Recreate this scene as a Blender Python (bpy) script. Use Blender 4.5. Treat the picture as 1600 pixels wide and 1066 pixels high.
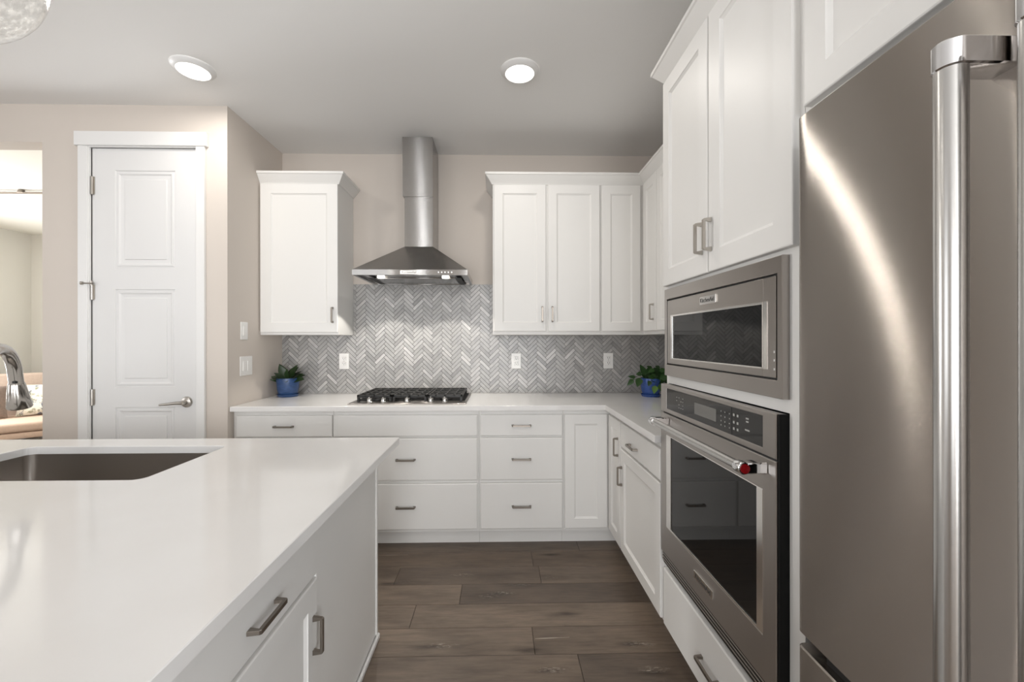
import bpy, bmesh, math, random
from mathutils import Matrix, Vector
random.seed(7)
PI = math.pi
S = bpy.context.scene
for o in list(bpy.data.objects): bpy.data.objects.remove(o, do_unlink=True)
C = S.collection

# ------------------------------------------------------------------ camera, world, exposure, big lights
CAM_H = 1.3308
cd = bpy.data.cameras.new('camera'); cam = bpy.data.objects.new('camera', cd); C.objects.link(cam)
cd.sensor_fit = 'HORIZONTAL'; cd.sensor_width = 36.0; cd.lens = 36.0*654.67/1600.0
cd.shift_x = (800-793.23)/1600.0; cd.shift_y = -(533-531.74)/1600.0
cd.clip_start = 0.02; cd.clip_end = 60
cam.matrix_world = Matrix.Translation((0, 0, CAM_H)) @ Matrix.Rotation(-0.0204, 4, 'Z') @ Matrix.Rotation(PI/2, 4, 'X') @ Matrix.Rotation(-0.001, 4, 'Z')
S.camera = cam
S.view_settings.view_transform = 'Standard'; S.view_settings.look = 'None'
S.view_settings.gamma = 1.0; S.view_settings.use_curve_mapping = False
S.view_settings.exposure = 0.03
S.cycles.use_denoising = True
S.cycles.max_bounces = 9; S.cycles.diffuse_bounces = 5; S.cycles.glossy_bounces = 5; S.cycles.transmission_bounces = 8
S.cycles.sample_clamp_indirect = 4.0; S.cycles.caustics_reflective = False; S.cycles.caustics_refractive = False

W = bpy.data.worlds.new('world'); S.world = W; W.use_nodes = True
W.node_tree.nodes['Background'].inputs[0].default_value = (0.93, 0.96, 1.0, 1)
W.node_tree.nodes['Background'].inputs[1].default_value = 1.0

def lamp(name, kind, loc, power, color, rot=(0, 0, 0), parent=None, **kw):
    l = bpy.data.lights.new(name, kind); l.energy = power; l.color = color
    for k, v in kw.items(): setattr(l, k, v)
    o = bpy.data.objects.new(name, l); C.objects.link(o)
    if parent is not None:
        o.parent = parent; loc = Vector(loc) - wloc(parent)
    o.location = loc; o.rotation_euler = rot
    return o
def wloc(o):
    v = Vector((0, 0, 0))
    while o is not None: v = v + o.location; o = o.parent
    return v

XR_ = 1.352; REAR = -4.6                  # rear wall of the great room
# daylight through the rear windows (in their openings), the side window and the far room's window
DAY = (0.97, 0.985, 1.0)
P_REAR, P_SIDE, P_FAR, P_CAN, P_HOOD, P_PEND, P_RIGHT = 98, 34, 166, 5.4, 12.0, 1.5, 100
for i, x in enumerate((-3.42, 0.10)):
    lamp('rear_window_daylight', 'AREA', (x, REAR-0.06, 1.36), P_REAR*(0.42, 1.4)[i], DAY, (PI/2+0.2, 0, 0), shape='RECTANGLE', size=1.76, size_y=2.48)
lamp('chimney_streak_light', 'AREA', (-1.90, REAR-0.06, 1.36), 14, DAY, (PI/2, 0, 0), shape='RECTANGLE', size=0.15, size_y=2.48)  # narrow unseen light strip, added for the bright streak on the hood chimney
lamp('side_window_daylight', 'AREA', (-6.51, -1.2, 1.6), P_SIDE, DAY, (0, -PI/2-0.35, 0), shape='RECTANGLE', size=1.9, size_y=2.6)
lamp('right_fill_light', 'AREA', (XR_+0.06, -1.75, 1.30), P_RIGHT, DAY, (0, PI/2+0.5, 0), shape='RECTANGLE', size=2.3, size_y=2.2)  # fill lamp behind an added window, brightens the island end
lamp('far_room_window_daylight', 'AREA', (-6.51, 3.75, 1.5), P_FAR, (0.985, 0.985, 0.98), (0, -PI/2, 0), shape='RECTANGLE', size=1.9, size_y=0.9)

# ------------------------------------------------------------------ materials
def mat(name, color, rough=0.5, metal=0.0, **kw):
    m = bpy.data.materials.new(name); m.use_nodes = True
    b = m.node_tree.nodes['Principled BSDF']
    b.inputs['Base Color'].default_value = (*color, 1); b.inputs['Roughness'].default_value = rough; b.inputs['Metallic'].default_value = metal
    for k, v in kw.items(): b.inputs[k].default_value = v
    return m
def N(m, t, **kw):
    n = m.node_tree.nodes.new(t)
    for k, v in kw.items(): setattr(n, k, v)
    return n
def L(m, a, b): m.node_tree.links.new(a, b)
def B(m): return m.node_tree.nodes['Principled BSDF']
def texpos(m, scale=(1, 1, 1)):
    tc = N(m, 'ShaderNodeNewGeometry'); mp = N(m, 'ShaderNodeMapping'); mp.inputs['Scale'].default_value = scale
    L(m, tc.outputs['Position'], mp.inputs['Vector']); return mp.outputs['Vector']
def noise(m, vec, scale, detail=3, rough=0.55):
    n = N(m, 'ShaderNodeTexNoise'); n.inputs['Scale'].default_value = scale; n.inputs['Detail'].default_value = detail; n.inputs['Roughness'].default_value = rough
    if vec is not None: L(m, vec, n.inputs['Vector'])
    return n.outputs['Fac']
def ramp(m, fac, stops):
    r = N(m, 'ShaderNodeValToRGB'); e = r.color_ramp.elements
    while len(e) < len(stops): e.new(0.5)
    for el, (p, c) in zip(e, stops): el.position = p; el.color = (*c, 1) if len(c) == 3 else c
    L(m, fac, r.inputs['Fac']); return r.outputs['Color']
def bump(m, h, strength, dist=0.002):
    b = N(m, 'ShaderNodeBump'); b.inputs['Strength'].default_value = strength; b.inputs['Distance'].default_value = dist
    L(m, h, b.inputs['Height']); L(m, b.outputs['Normal'], B(m).inputs['Normal'])
def mixc(m, fac, a, b, mode='MIX'):
    x = N(m, 'ShaderNodeMix', data_type='RGBA', blend_type=mode)
    for sock, v in ((0, fac), (6, a), (7, b)):
        if hasattr(v, 'is_linked'): L(m, v, x.inputs[sock])
        else: x.inputs[sock].default_value = v if sock == 0 else (*v, 1)
    return x.outputs[2]

M = {}
def paint(name, col, rough, sc=220, st=0.06):
    m = mat(name, col, rough); bump(m, noise(m, texpos(m), sc, 2), st, 0.001); M[name] = m; return m
paint('wall_paint', (0.62, 0.563, 0.51), 0.7, 140, 0.12)
paint('ceiling_paint', (0.85, 0.845, 0.835), 0.8, 90, 0.25)
paint('far_wall_paint', (0.70, 0.69, 0.65), 0.75, 120, 0.1)
paint('far_ceiling_paint', (0.86, 0.85, 0.79), 0.8, 90, 0.1)
paint('trim_paint', (0.77, 0.765, 0.755), 0.4)
paint('cabinet_paint', (0.785, 0.775, 0.755), 0.42, 300, 0.03); B(M['cabinet_paint']).inputs['Specular IOR Level'].default_value = 0.35
paint('door_paint', (0.725, 0.72, 0.715), 0.5, 200, 0.05); B(M['door_paint']).inputs['Specular IOR Level'].default_value = 0.3
M['gap'] = mat('gap', (0.012, 0.011, 0.010), 0.8)
# quartz
m = mat('quartz', (0.80, 0.785, 0.765), 0.10); M['quartz'] = m
v = texpos(m); L(m, ramp(m, noise(m, v, 2.3, 6), [(0.35, (0.765, 0.75, 0.735)), (0.7, (0.80, 0.79, 0.78))]), B(m).inputs['Base Color'])
# stainless steels: brushed along one axis
def steel(name, col, rough, stretch, aniso=0.0, rot=0.0, tangent=None, groove=0.0):
    m = mat(name, col, rough, 1.0); b = B(m)
    f = noise(m, texpos(m, stretch), 30, 3, 0.6)
    r = N(m, 'ShaderNodeMapRange'); r.inputs['To Min'].default_value = rough-0.004; r.inputs['To Max'].default_value = rough+0.004
    L(m, f, r.inputs['Value']); L(m, r.outputs[0], b.inputs['Roughness'])
    if aniso:
        b.inputs['Anisotropic'].default_value = aniso; b.inputs['Anisotropic Rotation'].default_value = rot
        t = N(m, 'ShaderNodeTangent', direction_type='RADIAL', axis=tangent or 'Z'); L(m, t.outputs[0], b.inputs['Tangent'])
    if groove:      # fine brush lines: each line leans a little up or down
        g = N(m, 'ShaderNodeNewGeometry'); wn = N(m, 'ShaderNodeTexWhiteNoise', noise_dimensions='3D'); L(m, texpos(m, (1500, 1500, 40000)), wn.inputs['Vector'])
        ma = N(m, 'ShaderNodeMath', operation='MULTIPLY_ADD'); ma.inputs[1].default_value = 2*groove; ma.inputs[2].default_value = -groove; L(m, wn.outputs['Value'], ma.inputs[0])
        cz = N(m, 'ShaderNodeCombineXYZ'); L(m, ma.outputs[0], cz.inputs[2])
        ad = N(m, 'ShaderNodeVectorMath', operation='ADD'); L(m, g.outputs['Normal'], ad.inputs[0]); L(m, cz.outputs[0], ad.inputs[1])
        nm = N(m, 'ShaderNodeVectorMath', operation='NORMALIZE'); L(m, ad.outputs[0], nm.inputs[0]); L(m, nm.outputs[0], b.inputs['Normal'])
    M[name] = m; return m
steel('steel', (0.43, 0.40, 0.375), 0.29, (1, 0.25, 40), 0.95, 0.25, groove=0.3)
steel('fridge_steel', (0.40, 0.365, 0.335), 0.215, (1, 0.25, 40), 1.0, 0.25, groove=0.75)
steel('hood_steel', (0.38, 0.368, 0.355), 0.15, (0.25, 0.25, 40), 1.0, 0.25, groove=0.25)
steel('sink_steel', (0.42, 0.39, 0.36), 0.3, (0.4, 0.4, 14))
M['handle_tube'] = mat('handle_tube', (0.56, 0.55, 0.535), 0.26, 1.0)
M['chrome'] = mat('chrome', (0.78, 0.78, 0.79), 0.06, 1.0)
M['knob_metal'] = mat('knob_metal', (0.5, 0.49, 0.475), 0.16, 1.0)
M['bright_steel'] = mat('bright_steel', (0.80, 0.78, 0.75), 0.18, 1.0)
M['faucet_nickel'] = mat('faucet_nickel', (0.46, 0.44, 0.415), 0.16, 1.0)
M['satin_nickel'] = mat('satin_nickel', (0.50, 0.47, 0.43), 0.28, 1.0)
M['pewter'] = mat('pewter', (0.27, 0.24, 0.21), 0.34, 1.0)
M['black_glass'] = mat('black_glass', (0.006, 0.006, 0.006), 0.03, 0.0, IOR=1.37)
M['panel_glass'] = mat('panel_glass', (0.010, 0.009, 0.008), 0.06, 0.0, IOR=1.45)
M['screen_grey'] = mat('screen_grey', (0.13, 0.125, 0.115), 0.1, 0.0)
M['black_metal'] = mat('black_metal', (0.008, 0.008, 0.008), 0.6, 0.0, IOR=1.3)
M['cast_iron'] = mat('cast_iron', (0.014, 0.013, 0.012), 0.45)
M['black_plastic'] = mat('black_plastic', (0.008, 0.008, 0.008), 0.5)
M['mark_white'] = mat('mark_white', (0.75, 0.75, 0.73), 0.5)
M['key_grey'] = mat('key_grey', (0.36, 0.355, 0.34), 0.5)
M['ink'] = mat('ink', (0.03, 0.03, 0.03), 0.5)
M['red_medallion'] = mat('red_medallion', (0.20, 0.004, 0.006), 0.2)
M['plastic_white'] = mat('plastic_white', (0.84, 0.83, 0.81), 0.3)
M['slot_dark'] = mat('slot_dark', (0.05, 0.045, 0.04), 0.6)
M['soil'] = mat('soil', (0.03, 0.02, 0.014), 0.9)
M['grout'] = mat('grout', (0.17, 0.165, 0.158), 0.85)
def emis(name, col, st):
    m = mat(name, (0.8, 0.8, 0.8), 0.5); b = B(m); b.inputs['Emission Color'].default_value = (*col, 1); b.inputs['Emission Strength'].default_value = st; M[name] = m
emis('lamp_lens', (1.0, 0.96, 0.88), 3.2); emis('hood_led', (1.0, 0.95, 0.86), 9.0); emis('indicator', (1, 1, 1), 1.6)
# blue glazed pot
m = mat('blue_glaze', (0.03, 0.075, 0.20), 0.3); M['blue_glaze'] = m
L(m, ramp(m, noise(m, texpos(m, (30, 30, 170)), 1.0, 4, 0.7), [(0.35, (0.022, 0.055, 0.15)), (0.6, (0.035, 0.085, 0.22)), (0.8, (0.07, 0.14, 0.29))]), B(m).inputs['Base Color'])
m = mat('bright_blue_glaze', (0.04, 0.10, 0.36), 0.25); M['bright_blue_glaze'] = m
L(m, ramp(m, noise(m, texpos(m, (30, 30, 170)), 1.0, 4, 0.7), [(0.35, (0.03, 0.075, 0.28)), (0.7, (0.055, 0.125, 0.40))]), B(m).inputs['Base Color'])
def leafmat(name, a, b_, c):
    m = mat(name, a, 0.35); at = N(m, 'ShaderNodeAttribute', attribute_name='rnd')
    L(m, ramp(m, at.outputs['Fac'], [(0.0, a), (0.75, b_), (1.0, c)]), B(m).inputs['Base Color']); M[name] = m
leafmat('dark_leaf', (0.008, 0.022, 0.006), (0.022, 0.055, 0.012), (0.10, 0.16, 0.045))
leafmat('ivy_leaf', (0.014, 0.045, 0.010), (0.035, 0.095, 0.020), (0.14, 0.26, 0.06))
# herringbone tile
m = mat('marble_tile', (0.5, 0.5, 0.5), 0.28); M['marble_tile'] = m
at = N(m, 'ShaderNodeAttribute', attribute_name='rnd')
c1 = ramp(m, at.outputs['Fac'], [(0.0, (0.33, 0.325, 0.316)), (0.3, (0.40, 0.395, 0.386)), (0.65, (0.455, 0.447, 0.438)), (1.0, (0.58, 0.57, 0.56))])
c2 = ramp(m, noise(m, texpos(m, (1, 1, 1)), 26, 5, 0.65), [(0.3, (0.84, 0.84, 0.85)), (0.7, (1.05, 1.04, 1.02))])
L(m, mixc(m, 1.0, c1, c2, 'MULTIPLY'), B(m).inputs['Base Color'])
# oak planks
m = mat('oak_plank', (0.1, 0.08, 0.06), 0.42); M['oak_plank'] = m
at = N(m, 'ShaderNodeAttribute', attribute_name='rnd')
geo = N(m, 'ShaderNodeNewGeometry')
off = N(m, 'ShaderNodeVectorMath', operation='MULTIPLY_ADD'); cmb = N(m, 'ShaderNodeCombineXYZ')
sc = N(m, 'ShaderNodeMath', operation='MULTIPLY'); sc.inputs[1].default_value = 37.0
L(m, at.outputs['Fac'], sc.inputs[0]); L(m, sc.outputs[0], cmb.inputs[0]); L(m, sc.outputs[0], cmb.inputs[2])
off.inputs[1].default_value = (1, 1, 1); L(m, geo.outputs['Position'], off.inputs[0]); L(m, cmb.outputs[0], off.inputs[2])
def mapped(scale):
    mp = N(m, 'ShaderNodeMapping'); mp.inputs['Scale'].default_value = scale; L(m, off.outputs[0], mp.inputs['Vector']); return mp.outputs['Vector']
base = ramp(m, at.outputs['Fac'], [(0.0, (0.098, 0.073, 0.056)), (0.5, (0.150, 0.112, 0.083)), (1.0, (0.185, 0.140, 0.104))])
grain = ramp(m, noise(m, mapped((2.6, 26, 1)), 2.6, 8, 0.72), [(0.28, (0.66, 0.64, 0.62)), (0.5, (0.98, 0.98, 0.98)), (0.74, (1.26, 1.25, 1.23))])
cl = ramp(m, noise(m, mapped((1.8, 6.0, 1)), 1.6, 5, 0.6), [(0.28, (0.66, 0.64, 0.62)), (0.52, (1.0, 1.0, 1.0)), (0.74, (1.20, 1.19, 1.18))])
vo = N(m, 'ShaderNodeTexVoronoi'); vo.inputs['Scale'].default_value = 1.0; vo.inputs['Randomness'].default_value = 1.0
wob = N(m, 'ShaderNodeVectorMath', operation='MULTIPLY_ADD'); wob.inputs[1].default_value = (0.25, 0.25, 0.0)
nz = N(m, 'ShaderNodeTexNoise'); nz.inputs['Scale'].default_value = 3.0; L(m, mapped((1.5, 8.0, 1)), nz.inputs['Vector'])
L(m, nz.outputs['Color'], wob.inputs[0]); L(m, mapped((1.5, 5.2, 0.0)), wob.inputs[2]); L(m, wob.outputs[0], vo.inputs['Vector'])
knot = ramp(m, vo.outputs['Distance'], [(0.02, (0.30, 0.26, 0.22)), (0.09, (0.55, 0.52, 0.49)), (0.26, (1, 1, 1))])
def near(points, rx, ry):
    """smallest scaled distance to a set of spots on the boards, with a ragged outline"""
    mp = N(m, 'ShaderNodeMapping'); mp.inputs['Scale'].default_value = (1/rx, 1/ry, 0); L(m, geo.outputs['Position'], mp.inputs['Vector'])
    wv = N(m, 'ShaderNodeVectorMath', operation='MULTIPLY_ADD'); wv.inputs[1].default_value = (0.9, 0.9, 0.0)
    nn = N(m, 'ShaderNodeTexNoise'); nn.inputs['Scale'].default_value = 1.0; nn.inputs['Detail'].default_value = 4; L(m, texpos(m, (9, 60, 1)), nn.inputs['Vector'])
    L(m, nn.outputs['Color'], wv.inputs[0]); L(m, mp.outputs['Vector'], wv.inputs[2]); last = None
    for px_, py_ in points:
        d = N(m, 'ShaderNodeVectorMath', operation='DISTANCE'); d.inputs[1].default_value = (px_/rx+0.45, py_/ry+0.45, 0); L(m, wv.outputs[0], d.inputs[0])
        if last is None: last = d.outputs['Value']
        else:
            mn = N(m, 'ShaderNodeMath', operation='MINIMUM'); L(m, last, mn.inputs[0]); L(m, d.outputs['Value'], mn.inputs[1]); last = mn.outputs[0]
    return last
KNOTS = [[0.006, 2.205], [-0.301, 1.825], [0.128, 1.797], [0.326, 2.032], [0.325, 2.592], [0.203, 1.684], [0.584, 1.821], [0.6, 1.662], [-0.613, 2.305]]
PALE = [[-0.218, 2.378], [-0.252, 1.831], [0.219, 1.687], [0.62, 1.681], [0.615, 1.82], [0.019, 2.204]]
knot2 = ramp(m, near(KNOTS, 0.105, 0.024), [(0.0, (0.26, 0.22, 0.19)), (0.30, (0.48, 0.45, 0.42)), (0.62, (0.82, 0.81, 0.80)), (1.0, (1, 1, 1))])
pale = ramp(m, near(PALE, 0.085, 0.022), [(0.2, (1, 1, 1)), (0.95, (0, 0, 0))])
col = mixc(m, 1.0, mixc(m, 1.0, mixc(m, 1.0, mixc(m, 1.0, base, grain, 'MULTIPLY'), cl, 'MULTIPLY'), knot, 'MULTIPLY'), knot2, 'MULTIPLY')
specks = ramp(m, noise(m, mapped((22, 120, 1)), 2.0, 4, 0.75), [(0.53, (0, 0, 0)), (0.60, (1, 1, 1))])
near_knot = ramp(m, vo.outputs['Distance'], [(0.04, (0.6, 0.6, 0.6)), (0.16, (0, 0, 0))])
fl = mixc(m, 1.0, mixc(m, 1.0, near_knot, pale, 'ADD'), specks, 'MULTIPLY')
L(m, mixc(m, fl, col, (0.40, 0.36, 0.30)), B(m).inputs['Base Color'])
bump(m, noise(m, mapped((1.6, 40, 1)), 2.2, 5, 0.6), 0.12, 0.002)
M['plank_gap'] = mat('plank_gap', (0.02, 0.015, 0.011), 0.8)
M['filler'] = mat('filler', (0.45, 0.40, 0.33), 0.7)
# fabrics
def fabric(name, a, b_):
    m = mat(name, a, 0.9); L(m, ramp(m, noise(m, texpos(m), 60, 3), [(0.3, a), (0.7, b_)]), B(m).inputs['Base Color']); bump(m, noise(m, texpos(m), 400, 2), 0.2, 0.001); M[name] = m
fabric('blush_fabric', (0.56, 0.42, 0.33), (0.62, 0.47, 0.37)); fabric('taupe_fabric', (0.21, 0.165, 0.14), (0.27, 0.21, 0.18))
fabric('headboard_fabric', (0.42, 0.33, 0.27), (0.47, 0.37, 0.30))
m = mat('floral_fabric', (0.8, 0.78, 0.7), 0.9); M['floral_fabric'] = m
f1 = ramp(m, noise(m, texpos(m), 17, 5, 0.7), [(0.50, (0, 0, 0)), (0.56, (1, 1, 1))]); f2 = ramp(m, noise(m, texpos(m), 8, 2), [(0.46, (0.13, 0.15, 0.20)), (0.54, (0.33, 0.34, 0.24))])
L(m, mixc(m, f1, (0.82, 0.80, 0.72), f2), B(m).inputs['Base Color'])
# seeded glass
m = bpy.data.materials.new('seeded_glass'); m.use_nodes = True; M['seeded_glass'] = m; m.node_tree.nodes.clear()   # thin clear glass with seeds
out = N(m, 'ShaderNodeOutputMaterial'); tr = N(m, 'ShaderNodeBsdfTransparent'); tr.inputs[0].default_value = (0.95, 0.95, 0.94, 1); gs = N(m, 'ShaderNodeBsdfGlossy'); gs.inputs['Roughness'].default_value = 0.08
df = N(m, 'ShaderNodeBsdfDiffuse'); df.inputs[0].default_value = (0.9, 0.88, 0.85, 1)
fr_ = N(m, 'ShaderNodeLayerWeight'); fr_.inputs['Blend'].default_value = 0.5
bp_ = N(m, 'ShaderNodeBump'); bp_.inputs['Strength'].default_value = 0.3; bp_.inputs['Distance'].default_value = 0.006; L(m, noise(m, texpos(m), 45, 4, 0.65), bp_.inputs['Height'])
L(m, bp_.outputs[0], fr_.inputs['Normal']); L(m, bp_.outputs[0], gs.inputs['Normal'])
sd = ramp(m, noise(m, texpos(m), 70, 3, 0.6), [(0.45, (0.05, 0.05, 0.05)), (0.7, (0.30, 0.30, 0.30))])
m1 = N(m, 'ShaderNodeMixShader'); m2 = N(m, 'ShaderNodeMixShader')
L(m, sd, m1.inputs[0]); L(m, tr.outputs[0], m1.inputs[1]); L(m, df.outputs[0], m1.inputs[2])
L(m, ramp(m, fr_.outputs['Facing'], [(0.0, (0.04, 0.04, 0.04)), (0.6, (0.07, 0.07, 0.07)), (0.9, (0.45, 0.45, 0.45)), (1.0, (0.9, 0.9, 0.9))]), m2.inputs[0]); L(m, m1.outputs[0], m2.inputs[1]); L(m, gs.outputs[0], m2.inputs[2]); L(m, m2.outputs[0], out.inputs[0])

# ------------------------------------------------------------------ mesh helpers
class MB:
    def __init__(s): s.v = []; s.f = []; s.mi = []; s.r = []; s.has_r = False
    def add(s, vs, fs, T=None, mi=0, r=None):
        n = len(s.v)
        s.v += [tuple(T @ Vector(p)) if T is not None else tuple(p) for p in vs]
        for f in fs:
            s.f.append([n+i for i in f]); s.mi.append(mi); s.r.append(0.0 if r is None else r)
        if r is not None: s.has_r = True
        return s
    def box(s, x0, y0, z0, x1, y1, z1, bev=0.0, T=None, mi=0, seg=1):
        x0, x1 = sorted((x0, x1)); y0, y1 = sorted((y0, y1)); z0, z1 = sorted((z0, z1))
        vs = [(x, y, z) for z in (z0, z1) for x, y in ((x0, y0), (x1, y0), (x1, y1), (x0, y1))]
        fs = [(3, 2, 1, 0), (4, 5, 6, 7), (0, 1, 5, 4), (1, 2, 6, 5), (2, 3, 7, 6), (3, 0, 4, 7)]
        if bev > 0:
            bm = bmesh.new(); bv = [bm.verts.new(p) for p in vs]
            for f in fs: bm.faces.new([bv[i] for i in f])
            bmesh.ops.bevel(bm, geom=bm.edges[:], offset=min(bev, 0.45*min(x1-x0, y1-y0, z1-z0)), segments=seg, affect='EDGES', profile=0.5)
            bm.verts.index_update(); vs = [v.co[:] for v in bm.verts]; fs = [[v.index for v in f.verts] for f in bm.faces]; bm.free()
        return s.add(vs, fs, T, mi)
    def rings(s, rs, T=None, mi=0, cap0=True, cap1=True, closed=True):
        n = len(rs[0]); vs = [p for r in rs for p in r]; fs = []
        for k in range(len(rs)-1):
            for i in range(n if closed else n-1):
                j = (i+1) % n; fs.append((k*n+i, k*n+j, (k+1)*n+j, (k+1)*n+i))
        if cap0: fs.append(tuple(reversed(range(n))))
        if cap1: fs.append(tuple((len(rs)-1)*n+i for i in range(n)))
        return s.add(vs, fs, T, mi)
    def lathe(s, prof, T=None, n=32, mi=0, cap0=True, cap1=True):
        return s.rings([[(r*math.cos(2*PI*i/n), r*math.sin(2*PI*i/n), z) for i in range(n)] for r, z in prof], T, mi, cap0, cap1)
    def prism(s, poly, h0, h1, T=None, mi=0, bev=0.0):
        if bev: 
            c = Vector((sum(p[0] for p in poly)/len(poly), sum(p[1] for p in poly)/len(poly)))
        return s.rings([[(x, y, h) for x, y in poly] for h in (h0, h1)], T, mi)
    def tube(s, path, rad, n=14, T=None, mi=0):
        P = [Vector(p) for p in path]; rs = []; up = None
        for i, p in enumerate(P):
            t = (P[min(i+1, len(P)-1)]-P[max(i-1, 0)]).normalized()
            if up is None: up = t.orthogonal().normalized()
            up = (up - t*up.dot(t)).normalized(); w = t.cross(up)
            r = rad[i] if isinstance(rad, (list, tuple)) else rad
            rs.append([tuple(p + (up*math.cos(2*PI*k/n) + w*math.sin(2*PI*k/n))*r) for k in range(n)])
        return s.rings(rs, T, mi)
def obj(name, mb, mats, parent=None, smooth=None, origin=None):
    mats = mats if isinstance(mats, (list, tuple)) else [mats]
    if parent is not None and origin is None: org = wloc(parent)
    elif origin is not None: org = Vector(origin)
    else:
        xs, ys, zs = zip(*mb.v); org = Vector(((min(xs)+max(xs))/2, (min(ys)+max(ys))/2, min(zs)))
    me = bpy.data.meshes.new(name)
    me.from_pydata([tuple(Vector(p)-org) for p in mb.v], [], mb.f)
    for mt in mats: me.materials.append(M[mt])
    me.polygons.foreach_set('material_index', mb.mi)
    if mb.has_r:
        a = me.attributes.new('rnd', 'FLOAT', 'FACE'); a.data.foreach_set('value', mb.r)
    me.validate(); me.update()
    bm = bmesh.new(); bm.from_mesh(me); bmesh.ops.recalc_face_normals(bm, faces=bm.faces); bm.to_mesh(me); bm.free()
    if smooth:
        me.polygons.foreach_set('use_smooth', [True]*len(me.polygons))
        me.set_sharp_from_angle(angle=math.radians(smooth))
    o = bpy.data.objects.new(name, me); C.objects.link(o)
    if parent is not None: o.parent = parent; o.location = org - wloc(parent)
    else: o.location = org
    return o
def tag(o, label, cat, group=None):
    o['label'] = label; o['category'] = cat
    if group: o['group'] = group
    return o
def thing(name, label, cat, loc, group=None):
    o = bpy.data.objects.new(name, None); o.empty_display_size = 0.05; C.objects.link(o); o.location = loc
    return tag(o, label, cat, group)
def struct(name, mb, mats, parent=None, smooth=None):
    o = obj(name, mb, mats, parent, smooth)
    if parent is None: o['kind'] = 'structure'
    return o
# local frames: (u = width, v = up, n = out of the face)
def frame(o, u, n):
    u = Vector(u); n = Vector(n); v = Vector((0, 0, 1))
    return Matrix(((u.x, v.x, n.x, o[0]), (u.y, v.y, n.y, o[1]), (u.z, v.z, n.z, o[2]), (0, 0, 0, 1)))
def f_back(x, y, z): return frame((x, y, z), (1, 0, 0), (0, -1, 0))       # faces the camera
def f_right(x, y, z): return frame((x, y, z), (0, -1, 0), (-1, 0, 0))     # on the right wall, faces left; u runs towards the camera
def f_isl(x, y, z): return frame((x, y, z), (0, 1, 0), (1, 0, 0))         # island end, faces right; u runs away
def rrect(i, w, h, d): return [(i, i, d), (w-i, i, d), (w-i, h-i, d), (i, h-i, d)]
def slab_front(T, w, h, t=0.02):
    return MB().rings([rrect(0, w, h, 0), rrect(0, w, h, t-0.005), rrect(0.001, w, h, t-0.0025), rrect(0.0055, w, h, t)], T)
def shaker(T, w, h, st=0.062, t=0.02, sv=None):
    sv = sv or st
    def rr(iu, iv, d): return [(iu, iv, d), (w-iu, iv, d), (w-iu, h-iv, d), (iu, h-iv, d)]
    return MB().rings([rr(0, 0, 0), rr(0, 0, t-0.004), rr(0.001, 0.001, t-0.0015), rr(0.004, 0.004, t), rr(st, sv, t), rr(st+0.002, sv+0.002, t-0.003), rr(st+0.011, sv+0.011, t-0.009), rr(st+0.013, sv+0.013, t-0.009)], T)
def pull(T, length, vertical=False):
    """bar pull: thin bar on two posts that flare towards the face; T puts its centre on the face"""
    h = length/2; p = [(-h-0.001, 0), (-h+0.003, 0.026), (-h+0.007, 0.030), (h-0.007, 0.030), (h-0.003, 0.026), (h+0.001, 0), (h-0.014, 0), (h-0.010, 0.0215), (-h+0.010, 0.0215), (-h+0.014, 0)]
    mb = MB(); w = 0.0052; bev = 0.0012
    def ring(y, s):
        cx, cy = 0, 0.015
        return [((a*(1-s) if abs(a) > 0.02 else a), y, b) if not vertical else (y, (a*(1-s)), b) for a, b in p]
    mb.rings([ring(-w, 0.012), ring(-w+bev, 0), ring(w-bev, 0), ring(w, 0.012)], T)
    return mb
def T_at(F, u, v): return F @ Matrix.Translation((u, v, 0))
def text_mesh(body, size, T, mtl, parent, name='lettering', bold=0.0, sx=1.0):
    cu = bpy.data.curves.new(name, 'FONT'); cu.body = body; cu.size = size; cu.align_x = 'CENTER'; cu.align_y = 'CENTER'; cu.extrude = 0.0003; cu.offset = bold
    to = bpy.data.objects.new('tmp', cu); C.objects.link(to)
    dg = bpy.context.evaluated_depsgraph_get(); me = bpy.data.meshes.new_from_object(to.evaluated_get(dg))
    bpy.data.objects.remove(to)
    TT = T @ Matrix.Diagonal((sx, 1, 1, 1))
    mb = MB().add([v.co[:] for v in me.vertices], [list(p.vertices) for p in me.polygons], TT)
    return obj(name, mb, mtl, parent)

# ------------------------------------------------------------------ dimensions
YB = 3.308; XR = 1.352; XL = -1.6916; YW = 2.645; CZ = 2.792; FX = -6.45; FY = 5.91
YD = YB-0.626; TK = 2.765; XD = 0.700; XIS = 0.677; YCF = YB-0.648
CT, CB = 0.915, 0.884
PX = -2.819             # right edge of the opening in the pantry wall

# ------------------------------------------------------------------ structure
# floor: planks running across, joints where the photo has them
fl = MB(); PW = 0.173; known = {0: [-0.576, 0.23], 1: [-0.202], 2: [-0.417], 3: [0.151], 4: [0.331], -1: [-0.9, 0.2]}
fl.box(FX, REAR, -0.05, XR, FY, -0.0018, mi=1)
def plank(x0, x1, y0, y1, r):
    g = 0.0009; b = 0.0016
    x0, x1, y0, y1 = x0+g, x1-g, y0+g, y1-g
    fl.add([(x0, y0, -0.0016), (x1, y0, -0.0016), (x1, y1, -0.0016), (x0, y1, -0.0016), (x0+b, y0+b, 0), (x1-b, y0+b, 0), (x1-b, y1-b, 0), (x0+b, y1-b, 0)],
           [(4, 5, 6, 7), (0, 1, 5, 4), (1, 2, 6, 5), (2, 3, 7, 6), (3, 0, 4, 7)], r=r)
k = -20; tone = {(0, 0): 0.35, (0, 1): 0.7, (0, 2): 0.12, (0, 3): 0.3}
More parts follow.
